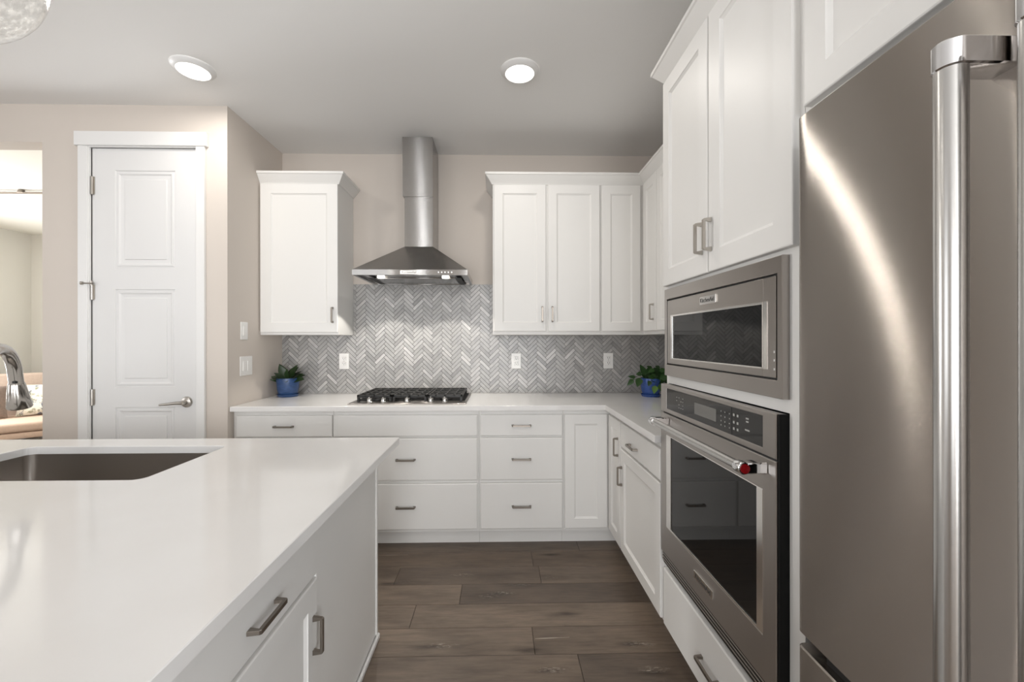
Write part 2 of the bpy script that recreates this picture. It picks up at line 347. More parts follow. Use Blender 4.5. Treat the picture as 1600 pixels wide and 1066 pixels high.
while True:
    y1 = 2.462 - k*PW; y0 = y1-PW
    if y1 < REAR: break
    if y0 < FY:
        js = sorted(known.get(k, [random.uniform(-1.5, 1.0)]))
        while js[0] > FX: js.insert(0, js[0]-random.uniform(1.1, 1.9))
        while js[-1] < XR: js.append(js[-1]+random.uniform(1.1, 1.9))
        for a, b in zip(js, js[1:]):
            a2, b2 = max(a, FX), min(b, XR)
            if b2-a2 > 0.02:
                r = random.random()
                if k == 0: r = 0.32 if a < 0 < b + 0.2 and a > -0.7 else 0.55
                if k == 1: r = 0.08 if a > -0.3 else 0.75
                if k == 2: r = 0.85 if a > -0.5 else 0.7
                if k == 3: r = 0.72 if a < 0 else 0.5
                if k == 4: r = 0.55 if a < 0.2 else 0.1
                if k == -1: r = 0.4
                plank(a2, b2, max(y0, REAR), min(y1, FY), r + random.uniform(-0.03, 0.03))
    k += 1
# pale wood filler in two cracks of the boards
for (ax, ay), (bx_, by_), wd in (([0.159, 1.864],[0.314, 1.87], 0.006), ([-0.745, 2.608],[-0.565, 2.612], 0.004)):
    pts = [(ax+(bx_-ax)*t, ay+(by_-ay)*t, wd*(0.25+0.75*math.sin(PI*min(1, t*1.15+0.1))**2)) for t in (0, 0.12, 0.3, 0.5, 0.7, 0.86, 1.0)]
    fl.add([(x, y+w_*sg*0.5, 0.0003) for x, y, w_ in pts for sg in (-1, 1)], [(2*k_, 2*k_+2, 2*k_+3, 2*k_+1) for k_ in range(6)], None, 2, 0.5)
floor = struct('floor', fl, ['oak_plank', 'plank_gap', 'filler'])
def wall(name, boxes, m='wall_paint'):
    mb = MB()
    for b in boxes: mb.box(*b)
    return struct(name, mb, m)
TH = 0.115
wall('wall_back', [(XL-TH, YB, 0, XR+0.12, YB+0.12, CZ)])
wall('wall_right', [(XR, -0.65, 0, XR+0.12, YB, CZ), (XR, REAR, 0, XR+0.12, -2.85, CZ), (XR, -2.85, 0, XR+0.12, -0.65, 0.15), (XR, -2.85, 2.45, XR+0.12, -0.65, CZ)])
wall('wall_left', [(XL-TH, YW, 0, XL, YB, CZ)])                         # short return beside the base cabinets
DX0, DX1, DZ = -2.523, -1.878, 2.525
OZ = 2.558; OX = -4.3
wall('wall_pantry', [(PX, YW, 0, DX0, YW+TH, CZ), (DX0, YW, DZ, DX1, YW+TH, CZ), (DX1, YW, 0, XL-TH, YW+TH, CZ), (OX, YW, OZ, PX, YW+TH, CZ), (FX, YW, 0, OX, YW+TH, CZ)])
wall('wall_pantry_side', [(PX, YW+TH, 0, PX+TH, FY, CZ)], 'far_wall_paint')
wall('wall_far', [(FX, FY, 0, PX+TH, FY+0.12, CZ)], 'far_wall_paint')
wall('wall_far_side', [(FX-0.12, YW+TH, 0, FX, 3.3, CZ), (FX-0.12, 4.2, 0, FX, FY, CZ), (FX-0.12, 3.3, 0, FX, 4.2, 0.55), (FX-0.12, 3.3, 2.45, FX, 4.2, CZ)], 'far_wall_paint')
wall('wall_side', [(FX-0.12, REAR, 0, FX, -2.5, CZ), (FX-0.12, 0.1, 0, FX, YW+TH, CZ), (FX-0.12, -2.5, 0, FX, 0.1, 0.65), (FX-0.12, -2.5, 2.55, FX, 0.1, CZ)])
rw = [(FX-0.12, REAR-0.12, 0, XR+0.12, REAR, 0.12), (FX-0.12, REAR-0.12, 2.60, XR+0.12, REAR, CZ)]
xs = [FX-0.12, -4.30, -2.54, -1.98, -1.82, -0.78, 0.98, XR+0.12]
for i in range(0, 8, 2): rw.append((xs[i], REAR-0.12, 0.12, xs[i+1], REAR, 2.60))
wall('wall_rear', rw)
wall('ceiling', [(FX-0.12, REAR-0.12, CZ, XR+0.12, YW+TH, CZ+0.1), (XL-TH, YW+TH, CZ, XR+0.12, YB+0.12, CZ+0.1)], 'ceiling_paint')
wall('ceiling_far', [(FX-0.12, YW+TH, CZ, PX+TH, FY+0.12, CZ+0.1)], 'far_ceiling_paint')
def window(name, T, w, h):
    mb = MB()
    for a in ((0, 0, w, 0.05), (0, h-0.05, w, h), (0, 0.05, 0.05, h-0.05), (w-0.05, 0.05, w, h-0.05), (0.05, h/2-0.02, w-0.05, h/2+0.02)):
        mb.box(a[0], a[1], -0.03, a[2], a[3], 0.02, T=T)
    mb.box(-0.03, -0.03, 0.02, w+0.03, 0.0, 0.07, T=T)
    struct(name, mb, 'trim_paint')
for i, x in enumerate((-4.30, -0.78)): window('window_%d' % (i+1), frame((x, REAR-0.03, 0.12), (1, 0, 0), (0, 1, 0)), 1.76, 2.48)
window('window_3', frame((FX-0.03, -2.5, 0.65), (0, 1, 0), (1, 0, 0)), 2.6, 1.9)
window('window_4', frame((FX-0.03, 3.3, 0.55), (0, 1, 0), (1, 0, 0)), 0.9, 1.9)
# baseboards
def baseb(name, x0, y0, x1, y1): struct(name, MB().box(x0, y0, 0, x1, y1, 0.13, 0.004), 'trim_paint')
window('window_5', frame((XR+0.03, -0.65, 0.15), (0, -1, 0), (-1, 0, 0)), 2.2, 2.3)  # unseen window, added on the right to let light onto the island end
baseb('baseboard_pantry', PX, YW-0.014, -2.59, YW); baseb('baseboard_left', -1.82, YW-0.014, XL, YW)
baseb('baseboard_far', FX, FY-0.014, PX, FY); baseb('baseboard_right', XR-0.014, -0.62, XR, -0.02)
# pantry door casing (trim_1), door_1
mb = MB()
mb.box(-2.588, YW-0.02, 0, DX0-0.006, YW, 2.531, 0.002); mb.box(DX1+0.006, YW-0.02, 0, -1.821, YW, 2.531, 0.002)
mb.box(-2.605, YW-0.027, 2.531, -1.806, YW, 2.617, 0.002)
mb.box(DX0-0.006, YW-0.012, 0, DX0, YW+TH, DZ); mb.box(DX1, YW-0.012, 0, DX1+0.006, YW+TH, DZ); mb.box(DX0-0.006, YW-0.012, DZ, DX1+0.006, YW+TH, 2.531)
mb.box(DX0, YW+0.007, 0, -2.5045, YW+TH, DZ); mb.box(DX0, YW+0.008, 2.5135, DX1, YW+TH, DZ); mb.box(-1.8795, YW+0.008, 0, DX1, YW+TH, DZ)
struct('trim_1', mb, 'trim_paint')
DL, DR, DTOP, DYF = -2.504, -1.880, 2.513, YW+0.004
mb = MB(); F = f_back(DL, DYF+0.036, 0.008); w, h = DR-DL, DTOP-0.008
pu0, pu1 = 0.122, 0.489
pz = [(0.18-0.008, 0.916-0.008), (1.041-0.008, 1.650-0.008), (1.781-0.008, 2.388-0.008)]
t = 0.036
mb.box(0, 0, 0, w, h, t-0.012, T=F)
cols = [(0, pu0), (pu1, w)]
for a, b in cols: mb.box(a, 0, t-0.012, b, h, t, T=F)
zz = [0] + [q for p in pz for q in p] + [h]
for a, b in zip(zz[0::2], zz[1::2]): mb.box(pu0, a, t-0.012, pu1, b, t, T=F)
for a, b in pz:
    def rr(i, d): return [(pu0+i, a+i, d), (pu1-i, a+i, d), (pu1-i, b-i, d), (pu0+i, b-i, d)]
    mb.rings([rr(0, t), rr(0.004, t-0.0065), rr(0.010, t-0.0065), rr(0.014, t-0.001), rr(0.022, t-0.001), rr(0.030, t-0.007), rr(0.054, t-0.009), rr(0.057, t-0.004)], F, cap0=False)
door = struct('door_1', mb, 'door_paint')
# lever handle, hinges, stop
mb = MB(); cx, cz = -1.943, 0.948; T = frame((cx, DYF, cz), (1, 0, 0), (0, -1, 0))
mb.lathe([(0.0, 0), (0.034, 0), (0.034, 0.006), (0.030, 0.012), (0.014, 0.016), (0.012, 0.045), (0, 0.045)], T, 32, cap0=False, cap1=False)
hd = obj('door_handle', mb, 'satin_nickel', door, 40)
mb = MB(); mb.tube([(cx+0.006, DYF-0.048, cz), (cx-0.03, DYF-0.049, cz), (cx-0.08, DYF-0.046, cz-0.006), (cx-0.135, DYF-0.044, cz-0.012)], [0.011, 0.0095, 0.008, 0.0065], 12)
obj('lever', mb, 'satin_nickel', hd, 50)
for z0, z1 in ((2.239, 2.346), (1.587, 1.676), (0.934, 1.029)):
    mb = MB(); mb.lathe([(0.0065, z0), (0.0065, z1)], Matrix.Translation((-2.515, DYF-0.008, 0)), 12); mb.lathe([(0.003, z0-0.006), (0.008, z0-0.003), (0.008, z0), (0.0065, z0)], Matrix.Translation((-2.515, DYF-0.008, 0)), 12)
    mb.box(-2.5225, DYF-0.004, z0, -2.5035, DYF, z1)
    obj('hinge', mb, 'satin_nickel', door, 40)
mb = MB(); mb.tube([(-2.557, DYF-0.028, 1.684), (-2.49, DYF-0.022, 1.682)], 0.004, 8); mb.lathe([(0.0, -0.007), (0.010, -0.006), (0.010, 0.006), (0, 0.007)], Matrix.Translation((-2.557, DYF-0.028, 1.684)) @ Matrix.Rotation(PI/2, 4, 'Y'), 12, cap0=False, cap1=False)
mb.tube([(-2.515, DYF-0.012, 1.672), (-2.515, DYF-0.012, 1.70)], 0.006, 8)
obj('door_stop', mb, 'satin_nickel', door, 40)
mb = MB().box(DR-0.001, DYF-0.001, 0.90, DR+0.002, DYF+0.02, 0.985); obj('strike_plate', mb, 'pewter', door)

# ------------------------------------------------------------------ herringbone backsplash
TL, TW = 0.1054, 0.02485; s2 = math.sqrt(0.5)
def clip(poly, axis, val, keep_gt):
    out = []
    for i, p in enumerate(poly):
        q = poly[(i+1) % len(poly)]; a = (p[axis]-val)*(1 if keep_gt else -1); b = (q[axis]-val)*(1 if keep_gt else -1)
        if a >= 0: out.append(p)
        if (a >= 0) != (b >= 0):
            t = a/(a-b); out.append((p[0]+(q[0]-p[0])*t, p[1]+(q[1]-p[1])*t))
    return out
def tiles(mb, rects, T, ox, oz):
    g = 0.0014; rng = random.Random(3)
    lo = min(r[0] for r in rects)-0.3; hi = max(r[2] for r in rects)+0.3; bz = min(r[1] for r in rects)-0.3; tz = max(r[3] for r in rects)+0.3
    pm = int((hi-lo)/(2*TL*s2))+3
    for mm in range(-pm, pm):
        for nn in range(-80, 120):
            a0 = nn*TW + mm*TL; b0 = nn*TW - mm*TL
            for rect in ((a0, b0, a0+TL, b0+TW), (a0+TL, b0+TW-TL, a0+TL+TW, b0+TW)):
                r = min(1, max(0, rng.gauss(0.47, 0.24)))
                t1, t2 = rng.uniform(-0.006, 0.006), rng.uniform(-0.006, 0.006)
                A0, B0, A1, B1 = rect[0]+g, rect[1]+g, rect[2]-g, rect[3]-g
                P = [(s2*(a-b)+ox, s2*(a+b)+oz) for a, b in ((A0, B0), (A1, B0), (A1, B1), (A0, B1))]
                cx = sum(p[0] for p in P)/4; cz_ = sum(p[1] for p in P)/4
                if cx < lo or cx > hi or cz_ < bz or cz_ > tz: continue
                for R in rects:
                    q = P
                    for ax, v, kk in ((0, R[0], True), (0, R[2], False), (1, R[1], True), (1, R[3], False)):
                        q = clip(q, ax, v, kk)
                        if len(q) < 3: break
                    if len(q) < 3: continue
                    n = len(q); c = (sum(p[0] for p in q)/n, sum(p[1] for p in q)/n)
                    top = [(p[0], p[1], 0.0078 + (p[0]-cx)*t1 + (p[1]-cz_)*t2) for p in q]
                    mb.add([(p[0], p[1], 0.0045) for p in q] + top, [tuple(range(n, 2*n))] + [(i, (i+1) % n, n+(i+1) % n, n+i) for i in range(n)], T, 0, r)
bs = thing('backsplash', 'grey marble herringbone tile backsplash running along the back wall', 'backsplash', (-0.17, YB, CT))
mb = MB(); TB = frame((0, YB-0.0005, 0), (1, 0, 0), (0, -1, 0))
tiles(mb, [(XL+0.001, CT+0.001, XR-0.009, 1.3695), (-1.139, 1.3695, -0.047, 1.7695)], TB, -0.741-s2*TL+0.004, 1.0)
obj('tile_field', mb, 'marble_tile', bs)
mb = MB().box(XL+0.001, YB-0.005, CT+0.001, XR-0.001, YB-0.0005, 1.3695); mb.box(-1.139, YB-0.005, 1.3695, -0.047, YB-0.0005, 1.7695)
obj('grout', mb, 'grout', bs)
mb = MB(); TR_ = frame((XR-0.0005, 0, 0), (0, -1, 0), (-1, 0, 0))
side_bs = thing('backsplash', 'grey herringbone tile on the right wall beside the tall oven cabinet', 'backsplash', (XR, 2.55, CT))
tiles(mb, [(-YB+0.009, CT+0.001, -1.83, 1.3695)], TR_, -YB+0.009, 1.0)
obj('tile_field', mb, 'marble_tile', side_bs)
obj('grout', MB().box(XR-0.005, 1.83, CT+0.001, XR-0.0005, YB-0.008, 1.3695), 'grout', side_bs)

# ------------------------------------------------------------------ base cabinets along the back wall
def carcass_box(parent, x0, y0, z0, x1, y1, z1, name='carcass'): return obj(name, MB().box(x0, y0, z0, x1, y1, z1, 0.001), 'cabinet_paint', parent)
def drawer(parent, F, w, h, handle=None, name='drawer', hl=0.125):
    d = obj(name, slab_front(F, w, h), 'cabinet_paint', parent)
    if handle: obj('handle', pull(T_at(F, handle[0], handle[1]) @ Matrix.Translation((0, 0, 0.0195)), hl), 'pewter', d)
    return d
def cdoor(parent, F, w, h, handle=None, st=0.062, sv=None, name='door', hl=0.112, hm='pewter'):
    d = obj(name, shaker(F, w, h, st, sv=sv), 'cabinet_paint', parent)
    if handle: obj('handle', pull(T_at(F, handle[0], handle[1]) @ Matrix.Translation((0, 0, 0.0195)), hl, True), hm, d)
    return d
YF = YD+0.02
def toe(parent, x0, x1): obj('toe_kick', MB().box(x0, TK, 0, x1, TK+0.018, 0.105), 'cabinet_paint', parent)
dz = dict(top=(0.717, 0.854), mid=(0.435, 0.705), low=(0.121, 0.415))
def bdrawer(p, x0, x1, key, handle=True):
    z0, z1 = dz[key]; F = f_back(x0, YF, z0)
    return drawer(p, F, x1-x0, z1-z0, ((x1-x0)/2, (z1-z0)/2) if handle else None, 'drawer' if handle else 'false_front')
c = thing('base_cabinet', 'white base cabinet with one drawer, left end under the pot plant', 'cabinet', (-1.37, YB, 0))
carcass_box(c, XL+0.02, YF, 0.10, -1.0575, YB-0.004, CB-0.0005); toe(c, XL+0.004, -1.0575)
obj('filler_strip', MB().box(XL+0.003, YF+0.002, 0.10, XL+0.02, YF+0.05, CB-0.002), 'cabinet_paint', c)
bdrawer(c, -1.666, -1.061, 'top')
cdoor(c, f_back(-1.666, YF, 0.121), 0.300, 0.584, (0.268, 0.50)); cdoor(c, f_back(-1.361, YF, 0.121), 0.300, 0.584, (0.032, 0.50))
c = thing('cooktop_cabinet', 'white base cabinet under the gas cooktop with two wide drawers', 'cabinet', (-0.596, YB, 0))
carcass_box(c, -1.0565, YF, 0.10, -0.1305, YB-0.004, CB-0.0005); toe(c, -1.0565, -0.1305)
bdrawer(c, -1.053, -0.139, 'top', False); bdrawer(c, -1.053, -0.139, 'mid'); bdrawer(c, -1.053, -0.139, 'low')
c = thing('drawer_cabinet', 'white base cabinet with a stack of three drawers right of the cooktop', 'cabinet', (0.142, YB, 0))
carcass_box(c, -0.1295, YF, 0.10, 0.4125, YB-0.004, CB-0.0005); toe(c, -0.1295, 0.4125)
for kx in ('top', 'mid', 'low'): bdrawer(c, -0.121, 0.406, kx)
c = thing('corner_base_cabinet', 'white corner base cabinet with two narrow doors meeting at the inside corner', 'cabinet', (0.9, 2.9, 0))
mb = MB().box(0.4135, YF, 0.10, XR-0.004, YB-0.004, CB-0.0005); mb.box(XD+0.02, 2.413, 0.10, XR-0.004, YF, CB-0.0005); obj('carcass', mb, 'cabinet_paint', c)
mb = MB().box(0.4135, TK, 0, 0.80, TK+0.018, 0.105); mb.box(0.782, 2.413, 0, 0.80, TK, 0.105); obj('toe_kick', mb, 'cabinet_paint', c)
cdoor(c, f_back(0.420, YF, 0.121), 0.276, 0.733)
cdoor(c, f_right(XD+0.02, 2.674, 0.121), 0.256, 0.733, (0.215, 0.578))
c = thing('base_cabinet', 'white base cabinet with a drawer over a door, left of the wall oven', 'cabinet', (1.03, 2.11, 0))
carcass_box(c, XD+0.02, 1.8095, 0.10, XR-0.004, 2.412, CB-0.0005); obj('toe_kick', MB().box(0.782, 1.8095, 0, 0.80, 2.412, 0.105), 'cabinet_paint', c)
drawer(c, f_right(XD+0.02, 2.406, 0.717), 0.594, 0.137, (0.240, 0.055), hl=0.120)
cdoor(c, f_right(XD+0.02, 2.406, 0.121), 0.594, 0.584, (0.028, 0.432))

# L-shaped countertop
ct = thing('countertop', 'white quartz countertop wrapping the corner from the cooktop to the wall oven', 'countertop', (0, YB, CB))
poly = [(XL+0.004, YCF), (XIS, YCF), (XIS, 1.8085), (XR-0.002, 1.8085), (XR-0.002, YB-0.002), (XL+0.004, YB-0.002)]
def slab(poly, z0, z1, bev=0.002):
    def inset(d):
        out = []; n = len(poly)
        for i in range(n):
            p0, p1, p2 = Vector(poly[i-1]), Vector(poly[i]), Vector(poly[(i+1) % n])
            e1 = (p1-p0).normalized(); e2 = (p2-p1).normalized(); n1 = Vector((-e1.y, e1.x)); n2 = Vector((-e2.y, e2.x))
            out.append(p1 + (n1+n2)*(d/(1+n1.dot(n2))))
        return out
    i = inset(bev)
    return MB().rings([[(*p, z0) for p in poly], [(*p, z1-bev) for p in poly], [(*p, z1) for p in i]])
obj('slab', slab(poly, CB, CT), 'quartz', ct)

# ------------------------------------------------------------------ wall cabinets
UZ0, UZ1 = 1.370, 2.444; YU = YB-0.325; YUF = YU+0.02
PROF = [(0.0, 0.0), (0.006, 0.0), (0.009, 0.006), (0.046, 0.056), (0.052, 0.059), (0.052, 0.074), (0.0, 0.074)]
def crown(path, z, inner=0.0):
    """sweep PROF along an open polyline, outward = left-hand normal of the path"""
    n = len(path); rings_ = []
    for i in range(n):
        p = Vector(path[i]); e1 = (p-Vector(path[i-1])).normalized() if i else None; e2 = (Vector(path[i+1])-p).normalized() if i < n-1 else None
        e1 = e1 or e2; e2 = e2 or e1
        n1 = Vector((-e1.y, e1.x)); n2 = Vector((-e2.y, e2.x)); mtr = (n1+n2)/(1+n1.dot(n2))
        rings_.append([(*(p+mtr*d), z+h) for d, h in PROF])
    return MB().rings(rings_)
c = thing('wall_cabinet', 'white single-door wall cabinet left of the range hood', 'cabinet', (-1.42, YB, UZ0))
carcass_box(c, XL+0.002, YUF, UZ0, -1.1409, YB-0.003, UZ1)
cdoor(c, f_back(-1.682, YUF, 1.388), 0.542, 1.048, (0.508, 0.122), 0.074, 0.067, hm='pewter')
obj('crown', crown([(-1.1409, YB-0.003), (-1.1409, YUF), (XL+0.002, YUF)][::-1][::-1], 2.440), 'cabinet_paint', c)
c = thing('double_wall_cabinet', 'white two-door wall cabinet right of the range hood', 'cabinet', (0.34, YB, UZ0))
carcass_box(c, -0.0452, YUF, UZ0, 0.7285, YB-0.003, UZ1)
cdoor(c, f_back(-0.037, YUF, 1.394), 0.372, 1.046, (0.344, 0.122)); cdoor(c, f_back(0.349, YUF, 1.394), 0.372, 1.046, (0.030, 0.122))
XU = 1.025; XUF = 1.045
c = thing('corner_wall_cabinet', 'white corner wall cabinet with a plain narrow door above the right outlet', 'cabinet', (1.04, YB, UZ0))
mb = MB().box(0.7295, YUF, UZ0, XR-0.003, YB-0.003, UZ1); mb.box(XUF, 2.7155, UZ0, XR-0.003, YUF, UZ1); obj('carcass', mb, 'cabinet_paint', c)
cdoor(c, f_back(0.736, YUF, 1.394), 0.280, 1.046)
cdoor(c, f_right(XUF, 2.962, 1.394), 0.243, 1.046, (0.198, 0.125), 0.055, 0.062, hm='satin_nickel')
c = thing('wall_cabinet', 'white wall cabinet on the right wall, mostly hidden behind the tall oven cabinet', 'cabinet', (1.2, 2.27, UZ0))
carcass_box(c, XUF, 1.812, UZ0, XR-0.003, 2.7145, UZ1)
cdoor(c, f_right(XUF, 2.710, 1.394), 0.435, 1.046); cdoor(c, f_right(XUF, 2.270, 1.394), 0.435, 1.046)
cm = obj('crown_molding', crown([(-0.0452, YB-0.003), (-0.0452, YUF), (XUF, YUF), (XUF, 1.864)][::-1], 2.4445), 'cabinet_paint')
tag(cm, 'white crown molding along the top of the wall cabinets right of the hood', 'crown molding')

# ------------------------------------------------------------------ tall oven cabinet with niches
XT, XTF = 0.710, 0.730; TY0, TY1 = 0.985, 1.8075
c = thing('oven_cabinet', 'tall white cabinet holding the microwave and the wall oven', 'cabinet', (1.04, 1.4, 0))
mb = MB(); x1 = XR-0.003
mb.box(XTF, TY0, 0.10, x1, TY0+0.02, 2.444); mb.box(XTF, TY1-0.02, 0.10, x1, TY1, 2.444)
mb.box(x1-0.012, TY0+0.02, 0.10, x1, TY1-0.02, 2.444)
for z0, z1 in ((0.10, 0.118), (0.352, 0.377), (1.146, 1.179), (1.5475, 1.572), (2.42, 2.444)): mb.box(XTF, TY0+0.02, z0, x1-0.012, TY1-0.02, z1)
mb.box(XTF, TY0+0.02, 1.179, XTF+0.02, 1.054, 1.5475); mb.box(XTF, TY0+0.02, 0.377, XTF+0.02, 1.0385, 1.146); mb.box(XTF, TY1-0.038, 1.179, XTF+0.02, TY1-0.02, 1.5475)
mb.box(0.80, TY0, 0, 0.818, TY1, 0.10)
obj('carcass', mb, 'cabinet_paint', c)
F = f_right(XTF, 1.803, 1.561); cdoor(c, F, 0.388, 0.876, (0.352, 0.124), 0.063, 0.068, hm='satin_nickel', hl=0.112)
F = f_right(XTF, 1.409, 1.561); cdoor(c, F, 0.409, 0.876, (0.020, 0.124), 0.072, 0.068, hm='satin_nickel', hl=0.112)
drawer(c, f_right(XTF, 1.803, 0.104), 0.803, 0.243, (0.405, 0.115), hl=0.128)
tc = obj('crown_molding', crown([(XTF, 0.02), (XTF, TY1), (XR-0.003, TY1)], 2.4445), 'cabinet_paint')
tag(tc, 'white crown molding on top of the tall oven cabinet, nearest the camera', 'crown molding')

# ------------------------------------------------------------------ microwave
mw = thing('microwave', 'built-in stainless microwave with dark window above the wall oven', 'microwave', (0.95, 1.41, 1.181))
MY0, MY1, MZ0, MZ1 = 1.0370, 1.7846, 1.181, 1.5453; XM = 0.710
def ybox(mb, xf, xb, y0, z0, y1, z1, bev=0.0, mi=0): return mb.box(xf, y0, z0, xb, y1, z1, bev, mi=mi)
def frame_ring(xf, xb, y0, z0, y1, z1, iy0, iz0, iy1, iz1, bev=0.0015):
    mb = MB()
    o_ = [(y0, z0), (y1, z0), (y1, z1), (y0, z1)]; i_ = [(iy0, iz0), (iy1, iz0), (iy1, iz1), (iy0, iz1)]
    def q(r, x, d, s): 
        cy_, cz_ = (r[0][0]+r[2][0])/2, (r[0][1]+r[2][1])/2
        return [(x, y+d*s*(1 if y < cy_ else -1), z+d*s*(1 if z < cz_ else -1)) for y, z in r]
    return mb.rings([q(i_, xb, 0, 1), q(i_, xf+bev, 0, 1), q(i_, xf, bev, -1), q(o_, xf, bev, 1), q(o_, xf+bev, 0, 1), q(o_, xb, 0, 1), q(i_, xb, 0, 1)], cap0=False, cap1=False)
obj('trim_frame', frame_ring(XM, XTF-0.0005, MY0, MZ0, MY1, MZ1, 1.057, 1.227, 1.764, 1.502), 'steel', mw)
obj('body', MB().box(XM+0.012, 1.056, 1.195, 1.20, 1.766, 1.535), 'black_plastic', mw)
# door (left of the control seam) and control strip
GY0, GY1, GZ0, GZ1 = 1.111, 1.704, 1.257, 1.427
dr = obj('door', frame_ring(XM+0.001, XM+0.014, 1.1145, 1.2325, 1.7580, 1.4960, GY0+0.011, GZ0-0.003, GY1+0.012, GZ1+0.004), 'steel', mw)
obj('window_trim', frame_ring(XM-0.0005, XM+0.012, 1.1150, GZ0-0.005, GY1+0.019, GZ1+0.007, 1.1165, GZ0, GY1, GZ1, 0.001), 'bright_steel', dr)
obj('window', MB().box(XM+0.003, 1.1165, GZ0, XM+0.010, GY1, GZ1), 'black_glass', dr)
cp = obj('control_panel', MB().box(XM+0.001, 1.0630, 1.2325, XM+0.014, 1.1135, 1.4960, 0.001), 'steel', mw)
obj('grip', MB().box(XM-0.0008, 1.0955, 1.252, XM+0.004, 1.1125, 1.434, 0.001), 'bright_steel', cp)
mb = MB()
for z in (1.300, 1.278, 1.255): mb.box(XM+0.0002, 1.0655, z-0.0028, XM+0.002, 1.0705, z+0.0028)
obj('button', mb, 'mark_white', cp)
bd = obj('badge', MB().box(XM-0.003, 1.356, 1.4535, XM+0.003, 1.464, 1.4820, 0.001), 'bright_steel', dr)
text_mesh('KitchenAid', 0.021, frame((XM-0.0032, 1.412, 1.4675), (0, -1, 0), (-1, 0, 0)), 'ink', bd)

# ------------------------------------------------------------------ wall oven
ov = thing('oven', 'built-in stainless wall oven with bar handle below the microwave', 'oven', (0.95, 1.42, 0.38))
OX_, OY0, OY1 = 0.700, 1.0457, 1.7996
obj('body', MB().box(0.7045, OY0+0.003, 0.382, 1.25, OY1-0.018, 1.1415), 'black_plastic', ov)
pn = obj('control_panel', frame_ring(OX_, 0.7255, OY0, 1.0275, OY1, 1.143, 1.101, 1.045, 1.739, 1.1285, 0.002), 'steel', ov)
gl = obj('panel_glass', MB().box(OX_+0.001, 1.101, 1.045, 0.7085, 1.739, 1.1285), 'panel_glass', pn)
obj('display', MB().box(OX_+0.0006, 1.340, 1.066, OX_+0.0016, 1.491, 1.107), 'screen_grey', gl)
rng = random.Random(5); keys = []
for yy in (1.640, 1.620, 1.602, 1.586):
    for zz_ in (1.105, 1.092, 1.078, 1.066):
        if rng.random() < 0.75: keys.append((yy, zz_, 0.0038, 0.0012))
for yy in (1.310, 1.287, 1.262):
    for zz_ in (1.106, 1.091, 1.076, 1.063): keys.append((yy, zz_, 0.0018, 0.0020))
for yy in (1.238, 1.218):
    for zz_ in (1.107, 1.085, 1.066): keys.append((yy, zz_, 0.0042, 0.0038))
for yy, zz_, ww in ((1.170, 1.108, 0.007), (1.170, 1.099, 0.006), (1.170, 1.075, 0.011)): keys.append((yy, zz_, ww, 0.0022))
for yy, zz_, a, b in keys: obj('touch_key', MB().box(OX_+0.0006, yy-a, zz_-b, OX_+0.0012, yy+a, zz_+b), 'key_grey', gl)
obj('panel_seam', MB().box(OX_+0.0004, 1.2485, 1.046, OX_+0.0014, 1.2515, 1.128), 'black_plastic', gl)
WY0, WY1, WZ0, WZ1 = 1.101, 1.744, 0.547, 0.934
dr = obj('door', frame_ring(OX_, 0.7292, OY0, 0.427, OY1, 1.0215, WY0, WZ0, WY1, WZ1, 0.002), 'steel', ov)
obj('window_trim', frame_ring(OX_+0.0005, 0.716, WY0, WZ0, WY1, WZ1, 1.1285, 0.5535, 1.7005, 0.9305, 0.001), 'bright_steel', dr)
obj('window', MB().box(OX_+0.004, 1.1285, 0.5535, 0.714, 1.7005, 0.9305), 'black_glass', dr)
bd = obj('badge', MB().box(OX_-0.004, 1.357, 0.4795, OX_+0.002, 1.488, 0.508, 0.001), 'bright_steel', dr)
text_mesh('KitchenAid', 0.024, frame((OX_-0.0042, 1.4225, 0.4935), (0, -1, 0), (-1, 0, 0)), 'ink', bd)
# handle
HX, HZ, HR = 0.640, 0.995, 0.0145
mb = MB(); mb.tube([(HX, 1.725, HZ), (HX, 1.105, HZ)], 0.0125, 24)
hd = obj('handle', mb, 'handle_tube', dr, 40)
for yy, sg in ((1.727, 1), (1.095, -1)):
    mb = MB(); RX = Matrix.Translation((HX, yy, HZ)) @ Matrix.Rotation(PI/2, 4, 'X')
    mb.lathe([(0.0, -0.018), (0.0150, -0.018), (0.0168, -0.014), (0.0168, 0.012), (0.015, 0.016), (0, 0.016)], RX, 32, cap0=False, cap1=False)
    mb.box(HX+0.006, yy-0.017, HZ-0.0145, OX_+0.001, yy+0.017, HZ+0.0145, 0.003)
    obj('handle_bracket', mb, 'chrome', hd, 40)
mb = MB(); mb.lathe([(0.0, 0.0), (0.0128, 0.0), (0.0125, 0.0018), (0, 0.003)], Matrix.Translation((HX, 1.0785, HZ)) @ Matrix.Rotation(PI/2, 4, 'X'), 32, cap0=False, cap1=False)
md = obj('medallion', mb, 'red_medallion', hd, 40)
mb = MB(); mb.lathe([(0.0112, 0.0024), (0.0120, 0.0026), (0.0124, 0.0018)], Matrix.Translation((HX, 1.0785, HZ)) @ Matrix.Rotation(PI/2, 4, 'X'), 32, cap0=False, cap1=False)
obj('bottom_vent', MB().box(0.708, OY0+0.004, 0.381, 0.7295, OY1-0.004, 0.4255), 'black_plastic', ov)
mb = MB()
for z in (0.392, 0.4045, 0.417): mb.box(0.7035, OY0+0.004, z-0.0028, 0.7085, OY1-0.004, z+0.0028, 0.0008)
obj('vent_slats', mb, 'steel', ov)
mb = MB().box(0.705, OY0-0.006, 0.381, 0.7292, OY0+0.003, 1.1425); obj('side_rail', mb, 'black_metal', ov)

